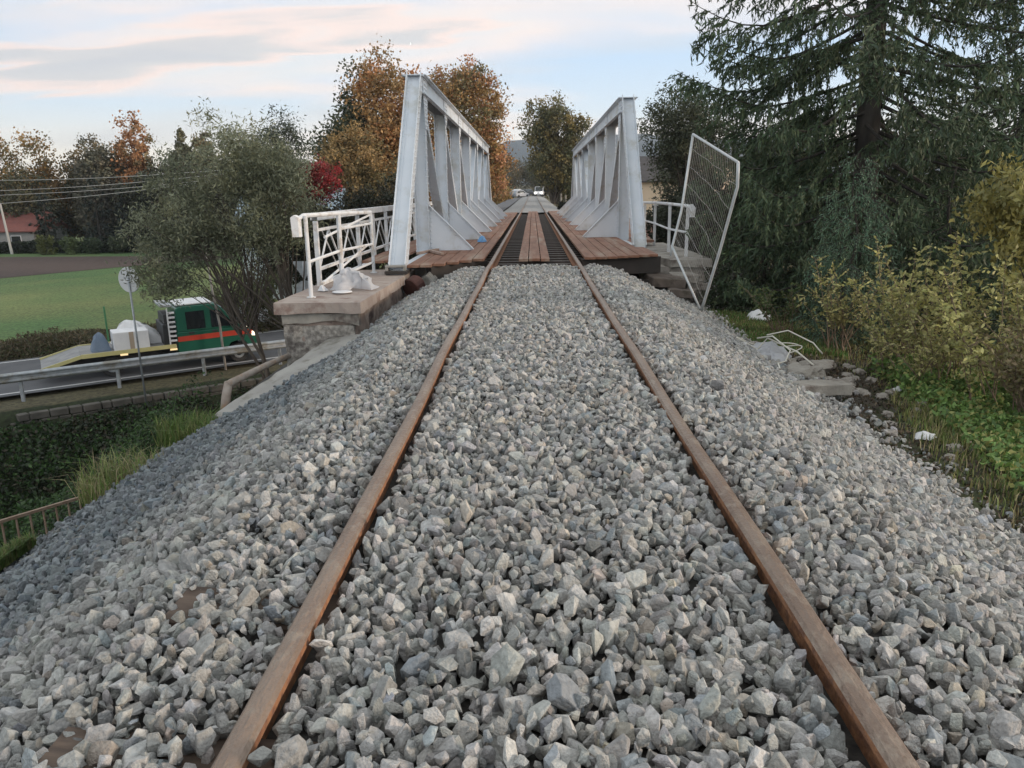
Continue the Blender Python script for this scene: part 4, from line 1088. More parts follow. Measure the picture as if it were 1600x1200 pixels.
tree('backdrop_tree', 'dark tree mass behind the trunk of the tall spruce', 'tree', (11, 30, -4.8), [(10.5, 30, 1.4, 3.0, 1.6, 2.4), (14.5, 30, 1.2, 3.4, 1.6, 2.5), (18, 30, 1.6, 3, 1.6, 2.8)], 480, 80, .6, .19, .08, [(.030, .040, .024), (.05, .058, .03), (.08, .08, .035)], .15, stems=3, nlimb=40, shell=.35)

# ochre tree and yellow-green bushes on the right bank
YG = [(.36, .34, .13), (.42, .39, .17), (.24, .25, .09)]
tree('ochre_tree', 'ochre yellow leafy tree at the right edge of the photo', 'tree', (5.6, 8.6, -1.2), [(5.35, 8.4, .95, .72, .7, .62), (5.75, 8.5, .35, .7, .7, .6)], 150, 70, .17, .085, .034, [(.36, .31, .095), (.30, .27, .085), (.22, .21, .075)], .04, nlimb=40, drop=1.0, shell=.25)
def bush(name, label, x, y, H, spread_, nst, nl, LL, LW, cols, seed, lean=(0, 0), stemc=None, cat='bush', fr=.25, group=None):
    """thin arching stems carrying leaves along their length"""
    r = random.Random(seed); z = gz(x, y); base = (x, y, z); root = empty(name, base, label, cat, group)
    m = MB(); PC = []; PD = []
    for i in range(nst):
        a = r.uniform(0, 2 * PI); l = H * r.uniform(.55, 1.1); sp = spread_ * r.uniform(.2, 1.0)
        d = Vector((math.cos(a) * sp + lean[0], math.sin(a) * sp + lean[1], 0))
        b = Vector((r.uniform(-.25, .25) * spread_, r.uniform(-.25, .25) * spread_, -.05))
        pts = [b + d * (t ** 1.4) + Vector((0, 0, l * (t - .18 * t * t * sp))) + Vector((r.uniform(-.02, .02), r.uniform(-.02, .02), 0)) for t in [k / 7 for k in range(8)]]
        m.tube(pts, [.010 - .0075 * k / 7 for k in range(8)], 4, cap=False)
        for q in range(nl):
            t = fr + (1 - fr) * r.random(); k = t * 7; ii = min(6, int(k)); p = pts[ii].lerp(pts[ii + 1], k - ii)
            if r.random() < .4:
                dd = Vector((r.uniform(-1, 1), r.uniform(-1, 1), r.uniform(-.2, .8))).normalized(); ll = r.uniform(.08, .26) * min(1, H)
                if r.random() < .5: m.tube([p, p + dd * ll], [.004, .0015], 3, cap=False)
                for w in range(5):
                    pp = p + dd * ll * (w + 1) / 5; PC.append(tuple(pp)); PD.append(tuple(dd + Vector((r.uniform(-.9, .9), r.uniform(-.9, .9), r.uniform(-.8, .3)))))
            else:
                PC.append(tuple(p + Vector((r.uniform(-.04, .04), r.uniform(-.04, .04), r.uniform(-.03, .03))))); PD.append((r.uniform(-1, 1), r.uniform(-1, 1), r.uniform(-.8, .4)))
    m.build('stems', stemc or M_bark, root)
    P = np.array(PC); n = len(P); cols = np.array(cols)
    c = cols[RNG.integers(0, len(cols), n)] * RNG.normal(1, .2, (n, 1)).clip(.45, 1.7)
    V, F, T = leafmesh(P, LL, LW, c.clip(.004, .7), dirs=unit(np.array(PD)))
    qmesh('leaves', V, F, M_leaf, root, tint=T); return root
M_twig = pmat('tan_twig', (.16, .12, .085), (.24, .18, .13), 8, .9)
BU = [(4.2, 10.6, 1.35, .75, 26, 46, 'yellow-green bush nearest the young spruce on the right bank'),
      (4.75, 9.6, 1.55, .8, 30, 50, 'tall yellow-green bush with bare tips below the tall spruce'),
      (4.4, 8.6, 1.15, .8, 30, 50, 'rounded yellow-green bush behind the rubble heap'),
      (5.3, 8.2, 1.50, .9, 34, 54, 'pale yellow bush under the ochre tree'),
      (4.85, 7.4, 1.15, .8, 32, 46, 'dry tangled bush above the green weeds'),
      (5.6, 6.9, 1.35, .9, 34, 50, 'yellow-green bush cut by the right edge of the photo'),
      (3.75, 11.6, .85, .6, 24, 40, 'low green bush beside the grassy edge below the mesh panel'),
      (5.2, 6.1, .9, .7, 30, 40, 'brown-stemmed bush at the right edge above the grass')]
for i, (x, y, H, sp, ns_, nl, lab) in enumerate(BU):
    cols = YG if i not in (4, 7) else [(.22, .19, .09), (.17, .16, .07), (.26, .20, .12)]
    if i == 6: cols = [(.07, .11, .035), (.10, .13, .04)]
    bush('roadside_bush', lab, x, y, H, sp, int(ns_ * .72), int(nl * .62), .062, .028, cols, 50 + i, stemc=M_twig, fr=.42, group='bushes on the right bank')

for i, (x, y, H, ns_, lab) in enumerate([(4.35, 9.3, 1.95, 7, 'slender yellow-leaved sapling rising above the bushes near the young spruce'), (5.0, 8.9, 1.9, 8, 'slender yellow-leaved sapling left of the ochre tree'), (4.6, 7.9, 1.6, 7, 'arching pale-leaved sapling in front of the dry bush'), (5.25, 7.3, 1.75, 8, 'pale-leaved sapling nearest the right edge of the photo')]):
    bush('yellow_sapling', lab, x, y, H, .75, ns_, 46, .068, .031, [(.50, .47, .19), (.44, .42, .15), (.34, .35, .13)], 90 + i, stemc=M_twig, cat='sapling', fr=.35, group='saplings on the right bank')
# --- ground cover (stuff)
def blades(n, xf, hmin, hmax, w, cols, name, label, lean=.5):
    X, Y, Zg = xf(n); n = len(X)
    h = RNG.uniform(hmin, hmax, n); a = RNG.uniform(0, 2 * PI, n); le = RNG.uniform(.1, 1.0, n) * lean * h
    dxy = np.stack([np.cos(a), np.sin(a), 0 * a], 1); sdx = np.stack([-np.sin(a), np.cos(a), 0 * a], 1)
    P = np.stack([X, Y, Zg - .01], 1)
    w_ = (w * RNG.uniform(.6, 1.3, n))[:, None]
    mid = P + dxy * (le * .3)[:, None] + np.array([0, 0, 1.0]) * (h * .62)[:, None]
    tip = P + dxy * le[:, None] + np.array([0, 0, 1.0]) * (h * (1 - .35 * le / np.maximum(h, .01)))[:, None]
    V = np.stack([P - sdx * w_ * .5, P + sdx * w_ * .5, mid + sdx * w_ * .4, tip, mid - sdx * w_ * .4], 1).reshape(-1, 3)
    i5 = np.arange(n)[:, None] * 5; F = np.concatenate([i5 + np.array([0, 1, 2]), i5 + np.array([0, 2, 4]), i5 + np.array([4, 2, 3])], 0)
    cols = np.array(cols); c = cols[RNG.integers(0, len(cols), n)] * RNG.normal(1, .2, (n, 1)).clip(.4, 1.7)
    o = qmesh(name, V, F, M_leaf, tint=np.repeat(c * 1.15, 5, 0).clip(.004, .7)); tag(o, label, 'grass', kind='stuff')
def right_bank(n):
    X = RNG.uniform(2.75, 6.8, n); Y = RNG.uniform(2.5, 13.9, n)
    d = fbm(X, Y, 1.3, 61); edge = np.clip((X - interp(Y, [2.5, 5, 6.5, 8, 9, 10, 11, 13.5], [2.95, 2.95, 3.2, 3.7, 4.0, 3.3, 3.05, 2.9])) / .5, 0, 1)
    k = RNG.uniform(size=n) < edge * np.clip(.55 + d * 1.3, .1, 1); X, Y = X[k], Y[k]; return X, Y, ground(X, Y)
blades(130000, right_bank, .04, .15, .009, [(.17, .21, .065), (.25, .24, .09), (.13, .19, .055), (.34, .29, .16)], 'grass', 'green and straw grass on the bank right of the ballast')
def edge_right(n):
    X = RNG.uniform(2.85, 4.2, n); Y = RNG.uniform(10.2, 14.0, n); return X, Y, ground(X, Y)
blades(30000, edge_right, .04, .13, .012, [(.07, .15, .03), (.09, .18, .04), (.15, .11, .05)], 'short_grass', 'short bright grass along the bank edge below the mesh panel')
def left_edge(n):
    t = RNG.uniform(size=n); Y = 4.0 + t * 4.6; X = -3.45 - np.abs(RNG.normal(0, .16, n)) - .02; d = fbm(X * 0, Y, 2.2, 71)
    k = (d > .08) & (RNG.uniform(size=n) < .9) & ~((Y > 8.0)); return X[k], Y[k], np.interp(-X[k], [3.45, 3.75, 4.2], [-1.13, -1.28, -1.75])
blades(42000, left_edge, .04, .15, .010, [(.11, .17, .04), (.09, .15, .04), (.19, .19, .08)], 'tall_grass', 'bright tall grass along the lower edge of the left ballast slope', .7)
def tuft(cx, cy, cz, R_):
    def f(n): a = RNG.uniform(0, 2 * PI, n); q = R_ * np.sqrt(RNG.uniform(size=n)); return cx + q * np.cos(a), cy + q * np.sin(a), np.full(n, cz)
    return f
blades(1300, tuft(-3.62, 7.60, -1.30, .34), .10, .36, .009, [(.11, .18, .04), (.09, .15, .035), (.18, .19, .07)], 'grass_tuft', 'bright green grass tuft at the foot of the bent pipe', .8)
blades(1000, tuft(-3.70, 6.4, -1.40, .40), .12, .45, .008, [(.20, .22, .08), (.30, .25, .14), (.12, .20, .04)], 'grass_tuft', 'straw coloured grass tuft halfway along the left ballast edge', .9)
# broad-leaf weeds right
def weeds():
    n = 48000; X = RNG.uniform(3.1, 6.5, n); Y = RNG.uniform(4.6, 9.6, n)
    d = fbm(X, Y, .9, 81); k = (RNG.uniform(size=n) < np.clip((X - interp(Y, [4.6, 6, 7.5, 9.6], [3.2, 3.5, 3.85, 4.1])) / .4, 0, 1)) & (d > -.22); X, Y = X[k], Y[k]; n = len(X)
    Z = ground(X, Y) + RNG.uniform(.02, .28, n) * np.clip(.6 + d[k], .3, 1.2)
    c = np.array([(.15, .26, .07), (.19, .31, .085), (.31, .32, .11), (.10, .18, .055)])[RNG.integers(0, 4, n)] * RNG.normal(1, .18, (n, 1)).clip(.5, 1.6)
    V, F, T = leafmesh(np.stack([X, Y, Z], 1), .066, .038, c); tag(qmesh('leafy_weeds', V, F, M_leaf, tint=T), 'green and yellowing broad-leaved weeds on the right bank', 'weeds', kind='stuff')
weeds()
def litter():
    n = 26000; X = RNG.uniform(2.7, 6.0, n); Y = RNG.uniform(2.5, 13.5, n); Z = ground(X, Y) + RNG.uniform(.0, .035, n)
    c = np.array([(.10, .07, .045), (.15, .11, .07), (.06, .045, .03), (.12, .11, .09), (.05, .06, .025)])[RNG.integers(0, 5, n)] * RNG.normal(1, .2, (n, 1)).clip(.5, 1.6)
    V, F, T = leafmesh(np.stack([X, Y, Z], 1), .055, .022, c); tag(qmesh('leaf_litter', V, F, M_leaf, tint=T), 'dead leaves and twigs strewn over the soil right of the ballast', 'leaf litter', kind='stuff')
litter()
# dark undergrowth in the stream gully on the left
def gully():
    n = 260000; t = RNG.uniform(-16, 16, n); s = RNG.uniform(-17.5, -1.5, n)
    X = P0[0] + NR[0] * s + DR[0] * t; Y = P0[1] + NR[1] * s + DR[1] * t
    d = fbm(X, Y, .55, 91); d2 = fbm(X, Y, 1.4, 92)
    hgt = np.clip(.55 + .9 * d + .35 * d2, .08, 1.8) * interp(s, [-17.5, -11, -9.4, -6.6, -5, -2.2, -1.5], [1.0, 1, .25, .25, 1, .8, .25])
    u = RNG.uniform(size=n) ** .5; Z = ground(X, Y) + hgt * u
    k = (X < -3.0) & (hgt > .1) & (ground(X, Y) < -3.0); X, Y, Z, d, d2 = X[k], Y[k], Z[k], d[k], d2[k]; n = len(X)
    A_ = np.array([(.028, .042, .022), (.040, .056, .028), (.06, .053, .033)]); B_ = np.array([(.045, .095, .028), (.065, .12, .035), (.035, .075, .022)])
    g = (fbm(X, Y, .35, 95) + .25 * RNG.normal(size=n) > .18)
    c = np.where(g[:, None], B_[RNG.integers(0, 3, n)], A_[RNG.integers(0, 3, n)]) * RNG.normal(1, .22, (n, 1)).clip(.4, 1.8)
    V, F, T = leafmesh(np.stack([X, Y, Z], 1), np.where(X > -8.5, .07, .15), np.where(X > -8.5, .028, .075), c.clip(.003, .4)); tag(qmesh('undergrowth', V, F, M_leaf, tint=T), 'dark green bramble undergrowth filling the stream gully below the road', 'undergrowth', kind='stuff')
gully()
def far_weeds():
    n = 90000; t = RNG.uniform(-26, 14, n); s = RNG.uniform(7.2, 12.5, n)
    X = P0[0] + NR[0] * s + DR[0] * t; Y = P0[1] + NR[1] * s + DR[1] * t; d = fbm(X, Y, .6, 101)
    hgt = np.clip(.5 + 1.2 * d, .05, 1.5) * interp(s, [7.2, 8.5, 11.5], [.4, 1, .25]) * interp(t, [-26, -9, -5, 4, 14], [2.3, 1.9, .8, 1, 1.2]); k = hgt > .08
    X, Y, hgt = X[k], Y[k], hgt[k]; n = len(X); Z = ground(X, Y) + hgt * RNG.uniform(size=n)
    c = np.array([(.10, .085, .045), (.075, .08, .035), (.13, .10, .06)])[RNG.integers(0, 3, n)] * RNG.normal(1, .2, (n, 1)).clip(.5, 1.6)
    V, F, T = leafmesh(np.stack([X, Y, Z], 1), .20, .05, c, drop=-1.0); tag(qmesh('dry_weeds', V, F, M_leaf, tint=T), 'brown dry weeds along the far edge of the road', 'weeds', kind='stuff')
far_weeds()
# far bushes beside the far track
def far_side(cx0, cx1, name, label, cols, n, y0=50, y1=150, hmax=1.2, seed=111):
    Y = RNG.uniform(y0, y1, n); X = cx0 + (cx1 - cx0) * RNG.uniform(size=n); d = fbm(X, Y, .35, seed)
    e = np.minimum(X - cx0, cx1 - X) / (cx1 - cx0) * 2; hgt = np.clip(.5 + d, .15, 1.4) * hmax * np.clip(.4 + e, 0, 1)
    Z = ground(X, Y) + hgt * RNG.uniform(size=n) ** .7; cols = np.array(cols)
    c = cols[RNG.integers(0, len(cols), n)] * RNG.normal(1, .2, (n, 1)).clip(.5, 1.6)
    V, F, T = leafmesh(np.stack([X, Y, Z], 1), .30, .12, c, drop=-.4); tag(qmesh(name, V, F, M_leaf, tint=T), label, 'undergrowth', kind='stuff')
far_side(-9, -4.2, 'trackside_scrub', 'brown and ochre scrub left of the far track', [(.16, .12, .05), (.10, .10, .04), (.20, .13, .05)], 26000)
far_side(3.2, 9, 'trackside_scrub', 'dull green scrub right of the far track', [(.07, .08, .04), (.11, .10, .05), (.14, .10, .05)], 26000, seed=113)

# --- distant trees, each its own
FT = [
    (-60.5, 92, 4.0, 3.4, [(.05,.055,.03),(.08,.07,.035)], 'dark green tree right behind the red-roofed house'),
    (-55.8, 100, 7.4, 3.0, [(.16,.115,.05),(.09,.08,.045)], 'tan and green tree between the gold tree and the grey bare-topped tree'),
    (-49.8, 97, 6.6, 3.2, [(.06,.065,.04),(.10,.09,.05)], 'bushy green tree directly left of the orange birch'),
    (-42.0, 95, 6.6, 3.0, [(.07,.075,.045),(.05,.055,.035)], 'green tree filling the gap under the slim birches'),
    (-36.5, 96, 6.2, 3.4, [(.09,.09,.055),(.06,.065,.04)], 'grey-green tree left of the willow top'),
    (-31.0, 94, 6.0, 3.4, [(.08,.085,.05),(.06,.06,.04)], 'grey-green tree hidden for the most part by the willow crown'),
  # x, y, top z, radius, colours, label, kind
    (-63.5, 96, 8.8, 4.6, [(.20, .12, .035), (.24, .14, .04), (.10, .085, .035)], 'golden round tree at the far left edge of the photo'),
    (-58.5, 98, 6.2, 4.0, [(.17, .10, .035), (.09, .075, .035)], 'brownish gold tree beside the golden tree at the far left'),
    (-54.0, 96, 5.6, 3.2, [(.045, .05, .03), (.07, .065, .035)], 'dull green tree behind the power lines'),
    (-51.6, 93, 8.0, 2.3, [(.10, .10, .07), (.12, .11, .08)], 'thin bare-topped grey tree left of the orange birch'),
    (-47.8, 95, 10.2, 2.5, [(.34, .17, .08), (.28, .15, .07), (.16, .12, .06)], 'orange-pink birch rising above the left tree line'),
    (-43.5, 98, 8.8, 1.4, [(.12, .12, .07), (.15, .14, .08)], 'slim grey birch right of the orange birch'),
    (-40.8, 98, 9.2, 1.5, [(.20, .15, .08), (.14, .12, .07)], 'slim tan birch next to the grey birch'),
    (-45.0, 92, 4.5, 3.4, [(.035, .042, .028), (.05, .052, .03)], 'dark round tree below the orange birch'),
    (-39.0, 90, 4.2, 3.6, [(.05, .052, .035), (.07, .06, .04)], 'brown-green tree at the right end of the left tree line'),
    (-34.0, 88, 3.8, 3.6, [(.04, .045, .03), (.055, .05, .034)], 'dark tree half hidden behind the willow'),
    (-28.0, 86, 4.2, 4.0, [(.045, .05, .03), (.06, .055, .034)], 'dark green tree directly behind the willow'),
    (-22.5, 84, 4.4, 3.8, [(.05, .055, .03), (.075, .07, .04)], 'mixed green tree behind the right side of the willow'),
    (-17.5, 80, 5.4, 3.2, [(.09, .10, .06), (.07, .08, .05)], 'pale grey-green tree left of the dark maple'),
    (-7.2, 138, 4.2, 2.8, [(.23, .15, .045), (.17, .12, .045)], 'yellow-brown tree left of the far track'),
    (-8.0, 120, 6.4, 3.2, [(.24, .15, .05), (.18, .13, .05)], 'golden tree just right of the orange beech'),
    (.6, 215, 10.5, 5.5, [(.07, .08, .05), (.10, .085, .05)], 'dim distant tree closing the view beyond the crossing'),
    (9.5, 215, 9.5, 5.5, [(.06, .065, .04), (.085, .075, .045)], 'dark distant tree right of the view beyond the crossing'),
    (7.8, 105, 4.6, 2.8, [(.13, .10, .04), (.09, .085, .04)], 'brownish tree below the poplar near the right truss'),
    (-9.5, 210, 12, 6, [(.09, .085, .05), (.12, .09, .05)], 'brownish distant tree left of the view beyond the crossing'),
]
for i, (x, y, zt, R_, cols, lab) in enumerate(FT):
    zb = gz(x, y); hh = (zt - zb); 
    blobs = [(x, y, zb + hh * .62, R_, R_ * .8, hh * .38), (x - R_ * .25, y, zb + hh * .35, R_ * 1.05, R_ * .8, hh * .30), (x + R_ * .3, y, zb + hh * .42, R_ * .9, R_ * .8, hh * .33)]
    cols = [tuple(1.45 * q for q in c_) for c_ in cols]
    tree('distant_tree', lab, 'tree', (x, y, zb), blobs, 190, 70, R_ * .26, .36, .24, cols, .22, nlimb=30, shell=.45, group='trees along the skyline')
for i, x in enumerate((-55.5, -50.0, -47.2, -42.0, -37.0)):
    spruce('distant_spruce', ['narrow dark conifer second from the red roof', 'tallest dark conifer in the left tree line', 'dark conifer right of the tallest one', 'dark conifer under the slim birches', 'dark conifer nearest the willow'][i], (x, 88 + i, -4.9), [7.5, 9.5, 8, 8.5, 7.5][i], .2, 2.4, 60, [(.020, .032, .026), (.026, .038, .028)], .16, dens=.16, seed=70 + i, spl=.55, spw=.20, group='conifers in the left tree line', bstep=.5)
r3 = random.Random(4)
for i, x in enumerate((-52.6, -50.1, -47.8, -45.3, -42.3, -39.8)):
    y = 82.5 + .4 * i; z = gz(x, y)
    tree('garden_shrub', ['broad yellow-green garden shrub, first in the row at the ploughed field', 'second garden shrub in the row, light green', 'third garden shrub in the row, dark green', 'fourth garden shrub in the row, dull green', 'fifth garden shrub in the row, beside a thin stake', 'last pale garden shrub in the row, nearest the willow'][i], 'shrub', (x, y, z), [(x, y, z + .95, .95 - .05 * i, .7, 1.0 - .06 * i)], 40, 60, .3, .22, .13, [[(.11, .13, .04)], [(.10, .14, .06)], [(.05, .08, .04)], [(.06, .08, .04)], [(.07, .09, .05)], [(.15, .15, .09)]][i], .05, nlimb=8, shell=.3, group='row of garden shrubs')
# low hedge behind the ploughed field
m_ = RNG.uniform(size=30000); X = -75 + 48 * m_; Y = 84.5 + 1.5 * RNG.uniform(size=30000); Z = ground(X, Y) + RNG.uniform(0, 1, 30000) ** .8 * (1.3 + .5 * fbm(X, Y, .5, 4))
V, F, T = leafmesh(np.stack([X, Y, Z], 1), .3, .18, np.array([(.022, .034, .018)]) * RNG.normal(1, .25, (30000, 1)).clip(.4, 1.8))
h_ = qmesh('hedge', V, F, M_leaf, tint=T); tag(h_, 'long low dark hedge behind the ploughed field', 'hedge', kind='stuff')

# ---------------------------------------------------------------- hills
def hills():
    xs = np.arange(-2600, 2600, 40.0); ys = np.array([1700, 2000, 2300, 2500, 2700, 3000.])
    X, Y = np.meshgrid(xs, ys); prof = interp(X, [-2600, -900, -420, -170, -80, 60, 220, 360, 460, 800, 1300, 2600], [20, 40, 70, 118, 160, 168, 176, 178, 150, 165, 120, 40]) + 6 * fbm(X, X * 0, .01, 5)
    k = interp(Y, [1700, 2100, 2500, 2700, 3000], [0, .45, 1, .9, .4]); Z = -6 + prof * k + 3 * fbm(X, Y, .02, 7) * k
    ny, nx = X.shape; idx = np.arange(nx * ny).reshape(ny, nx); F = np.stack([idx[:-1, :-1], idx[:-1, 1:], idx[1:, 1:], idx[1:, :-1]], -1).reshape(-1, 4)
    tag(qmesh('hills', np.stack([X * .6, Y * .6, 1.18 + (Z - 1.18) * .6], -1).reshape(-1, 3), F, pmat('haze_tinted_forest', (.05, .075, .10), (.07, .095, .12), .01, 1.0), smooth=True), kind='structure')  # forest colour tinted blue, distance haze painted in besides the air volume
hills()

# ---------------------------------------------------------------- houses
def house(label, cx, cy, zb, w, d, h, rh, rz, wallm, roofm, wins, group=None, ridge='x'):
    root = empty('house', (cx, cy, zb), label, 'house', group); root.rotation_euler = (0, 0, rz)
    m = MB(); m.prism([(-w / 2, -d / 2, 0), (w / 2, -d / 2, 0), (w / 2, -d / 2, h), (-w / 2, -d / 2, h)] if ridge == 'x' else [(-w / 2, -d / 2, 0), (w / 2, -d / 2, 0), (w / 2, -d / 2, h), (0, -d / 2, h + rh), (-w / 2, -d / 2, h)], (0, d, 0)); m.build('wall', wallm, root)
    m = MB(); o_ = .35; t = .12
    if ridge == 'x':
        for s_ in (-1, 1): m.prism([(-w / 2 - o_, s_ * (d / 2 + o_), h - .15), (w / 2 + o_, s_ * (d / 2 + o_), h - .15), (w / 2 + o_, 0, h + rh), (-w / 2 - o_, 0, h + rh)], (0, 0, t))
        for s_ in (-1, 1): m.prism([(s_ * w / 2, -d / 2, h), (s_ * w / 2, d / 2, h), (s_ * w / 2, 0, h + rh)], (-.1 * s_, 0, 0))
    else:
        for s_ in (-1, 1): m.prism([(s_ * (w / 2 + o_), -d / 2 - o_, h - .25), (0, -d / 2 - o_, h + rh + .02), (0, d / 2 + o_, h + rh + .02), (s_ * (w / 2 + o_), d / 2 + o_, h - .25)], (0, 0, t))
    rf_ = m.build('roof', roofm, root)
    m = MB(); m.box(w * .15, w * .15 + .5, -.25, .25, h + rh * .5, h + rh + .7); m.build('chimney', M_conc, rf_)
    for (x, z, ww, wh) in wins:
        m = MB(); m.box(x - ww / 2 - .06, x + ww / 2 + .06, -d / 2 - .05, -d / 2 - .003, z - wh / 2 - .06, z + wh / 2 + .06); f_ = m.build('window', M_white, root)
        m = MB(); m.box(x - ww / 2, x + ww / 2, -d / 2 - .07, -d / 2 - .053, z - wh / 2, z + wh / 2); m.build('pane', M_glass, f_)
M_cream = pmat('cream_render', (.74, .58, .40), (.78, .62, .45), 2, .9)
M_roofd = pmat('dark_roof_tile', (.06, .055, .055), (.09, .08, .08), 3, .8)
M_roofb = pmat('blue_grey_roof', (.22, .30, .36), (.28, .36, .42), 3, .7)
M_roofr = pmat('red_roof_tile', (.17, .06, .05), (.21, .075, .06), 3, .8)
W4 = [(-2.2, 1.5, 1, 1.2), (.2, 1.5, 1, 1.2), (2.4, 1.5, 1, 1.2), (-1.2, 4.1, 1, 1.1), (1.2, 4.1, 1, 1.1)]
house('cream house with dark roof partly hidden behind the right truss end post', 9.4, 64, -4.6, 6.5, 8, 6.5, 1.8, -.25, M_cream, M_roofd, W4)
house('second cream gabled house behind the round-headed tree', 13.5, 66, -4.6, 5.5, 8, 6.2, 2.3, .1, M_cream, M_roofd, W4, ridge='y')
house('low house with blue-grey roof below the red shrub', -14.6, 48, -4.8, 5.5, 6, 4.3, 1.9, .15, pmat('pale_blue_render', (.40, .47, .50), (.45, .52, .55), 2, .9), M_roofb, [(-1, 1.5, .9, 1.1), (1.4, 1.5, .9, 1.1)])
house('low house with dull red roof at the far left edge', -61.5, 90, -4.9, 10, 7, 2.5, 1.9, .05, pmat('grey_render', (.25, .26, .25), (.3, .3, .29), 2, .9), M_roofr, [(-3, 1.3, 1, 1.2), (0, 1.3, 1, 1.2), (3, 1.3, 1, 1.2)])
house('pale low shed with brick red roof seen through the curved railing', 6.0, 34.5, -4.8, 5.0, 4, 3.9, .75, -.1, pmat('pale_shed_wall', (.42, .43, .44), (.50, .50, .50), 2, .9), pmat('faded_red_tin', (.33, .17, .13), (.40, .25, .20), 3, .7), [(-1.2, 3.0, .8, .7)])

# ---------------------------------------------------------------- power line and poles
m = MB(); m.tube([(-57.3, 84, -4.9), (-57.7, 84, .62)], [.15, .10], 8); pole = m.build('power_pole', pmat('pale_concrete_pole', (.45, .44, .42), (.52, .5, .47), 4, .8)); tag(pole, 'pale leaning power pole at the far left', 'pole')
for i, (za, zc) in enumerate(((3.03, 3.15), (1.96, 2.6), (1.49, 2.2), (.62, 1.88))):
    a = Vector((-57.6, 84.0, za)); b = Vector((-22.0, 61.5, zc + .6 * (zc - za))); a2 = Vector((-95, 107, za + .3))
    pts = [a2.lerp(a, k / 5) for k in range(5)] + [a.lerp(b, k / 14) - Vector((0, 0, .22 * math.sin(PI * k / 14))) for k in range(15)]
    m = MB(); m.tube(pts, .024, 4, cap=False); o = m.build('power_cable', pmat('cable_alu', (.50, .48, .44), (.55, .52, .48), 3, .5)); tag(o, ['highest of the four power cables', 'second highest of the four power cables', 'third of the four power cables from the top', 'lowest of the four power cables'][i] + ' crossing the left tree line', 'cable', 'power cables')

# ---------------------------------------------------------------- roadside: sign, guardrail, retaining wall, poles
o0 = Vector((-11.90, 22.4, -4.75)); sg = empty('road_sign', o0, 'round road sign seen from behind on a thin leaning pole by the guardrail', 'road sign')
m = MB(); m.tube([(0, 0, -.3), (0, 0, 3.75)], .030, 8); p_ = m.build('pole', M_galv, sg, smooth=True)
m = MB(); m.lathe((0, 0, 0), [(.02, .012), (.35, .012), (.375, 0), (.375, -.02), (.36, -.024), (.02, -.024)], 28, 'y'); m.box(-.20, .20, -.055, -.026, -.09, -.06); m.box(-.20, .20, -.055, -.026, .07, .10)
d_ = m.build('sign_disc', pmat('sign_back', (.62, .64, .65), (.68, .69, .70), 3, .5), sg); d_.location = (.0, .045, 3.55); d_.rotation_euler = (0, 0, -.26)
sg.rotation_euler = (0, -.012, 0)
for i, (s_, t_, kind_) in enumerate(((-.5, 8.0, 0),)):
    pass
o0 = Vector((-9.0, 30, -4.7)); s2 = empty('road_sign', o0, 'triangular road sign above a round one seen from behind near the left railing', 'road sign')
m = MB(); m.tube([(0, 0, -.2), (0, 0, 3.35)], .03, 8); m.build('pole', M_galv, s2, smooth=True)
m = MB(); m.prism([(-.45, .04, 3.35), (.45, .04, 3.35), (0, .04, 2.60)], (0, .02, 0)); m.build('triangle_plate', M_galv, s2)
m = MB(); m.lathe((0, .05, 2.22), [(.02, .01), (.38, .01), (.38, -.012), (.02, -.012)], 26, 'y'); m.build('round_plate', M_galv, s2)
# guardrail
gp = RP(-.15, -6, -4.8); gr = empty('guardrail', gp, 'long galvanised guardrail along the near side of the road', 'guardrail')
g0 = Vector(gp)
prof = [(-.03, -.155), (.0, -.14), (.045, -.10), (.045, -.07), (.0, -.035), (.0, .035), (.045, .07), (.045, .10), (.0, .14), (-.03, .155)]
m = MB(); ts = np.arange(-40, 22, 2.0); vs = []
for t in ts:
    for (u, w) in prof: vs.append(Vector(RP(-.15 - u, t, -4.06 + w)) - g0)
k = len(prof); m.add(vs, [(i * k + j, i * k + j + 1, (i + 1) * k + j + 1, (i + 1) * k + j) for i in range(len(ts) - 1) for j in range(k - 1)])
m.build('w_beam', M_galv, gr)
for t in np.arange(-38, 22, 2.67):
    m = MB(); a = Vector(RP(-.05, float(t), -5.0)) - g0; b = Vector(RP(-.05, float(t), -3.95)) - g0; m.beam(a, b, .06, .10, (1, 0, 0)); m.build('guardrail_post', M_galv, gr)
# low stone retaining wall below the road
m = MB(); r = random.Random(8); t = -3.5
rw = empty('retaining_wall', RP(-1.3, 3, -5.5), 'low dark stone retaining wall below the guardrail', 'wall')
w0 = Vector(RP(-1.3, 3, -5.5))
for row, z in enumerate((-5.45, -5.22, -5.0)):
    t = -4.0 + row * .2
    while t < 11:
        l = r.uniform(.28, .6); a = Vector(RP(-1.36 - r.uniform(0, .06), t + .015, z)) ; b = Vector(RP(-1.36, t + l - .015, z)); m.beam(a - w0 + Vector((0, 0, .0)), b - w0, .25, .205); t += l
o = m.build('stone_courses', pmat('dark_field_stone', (.08, .075, .065), (.13, .12, .105), 3, .95, bump=.6), rw, bevel=.02)
# slim posts on the meadow side
m = MB(); m.tube([(-10.95, 26.3, -4.9), (-10.95, 26.2, -3.2), (-11.0, 26.0, -2.0), (-11.05, 25.9, -.55)], [.045, .04, .035, .025], 6); tag(m.build('birch_stem', M_birch, smooth=True), 'slim white birch stem rising behind the truck cab', 'birch stem')
x, y = -16.9, 29.6; m = MB(); m.tube([(x, y, -4.9), (x, y, -3.0)], .035, 6); tag(m.build('green_post', pmat('green_paint', (.05, .18, .08), (.07, .22, .10), 4, .6)), 'thin green post beside the road behind the flatbed', 'post')

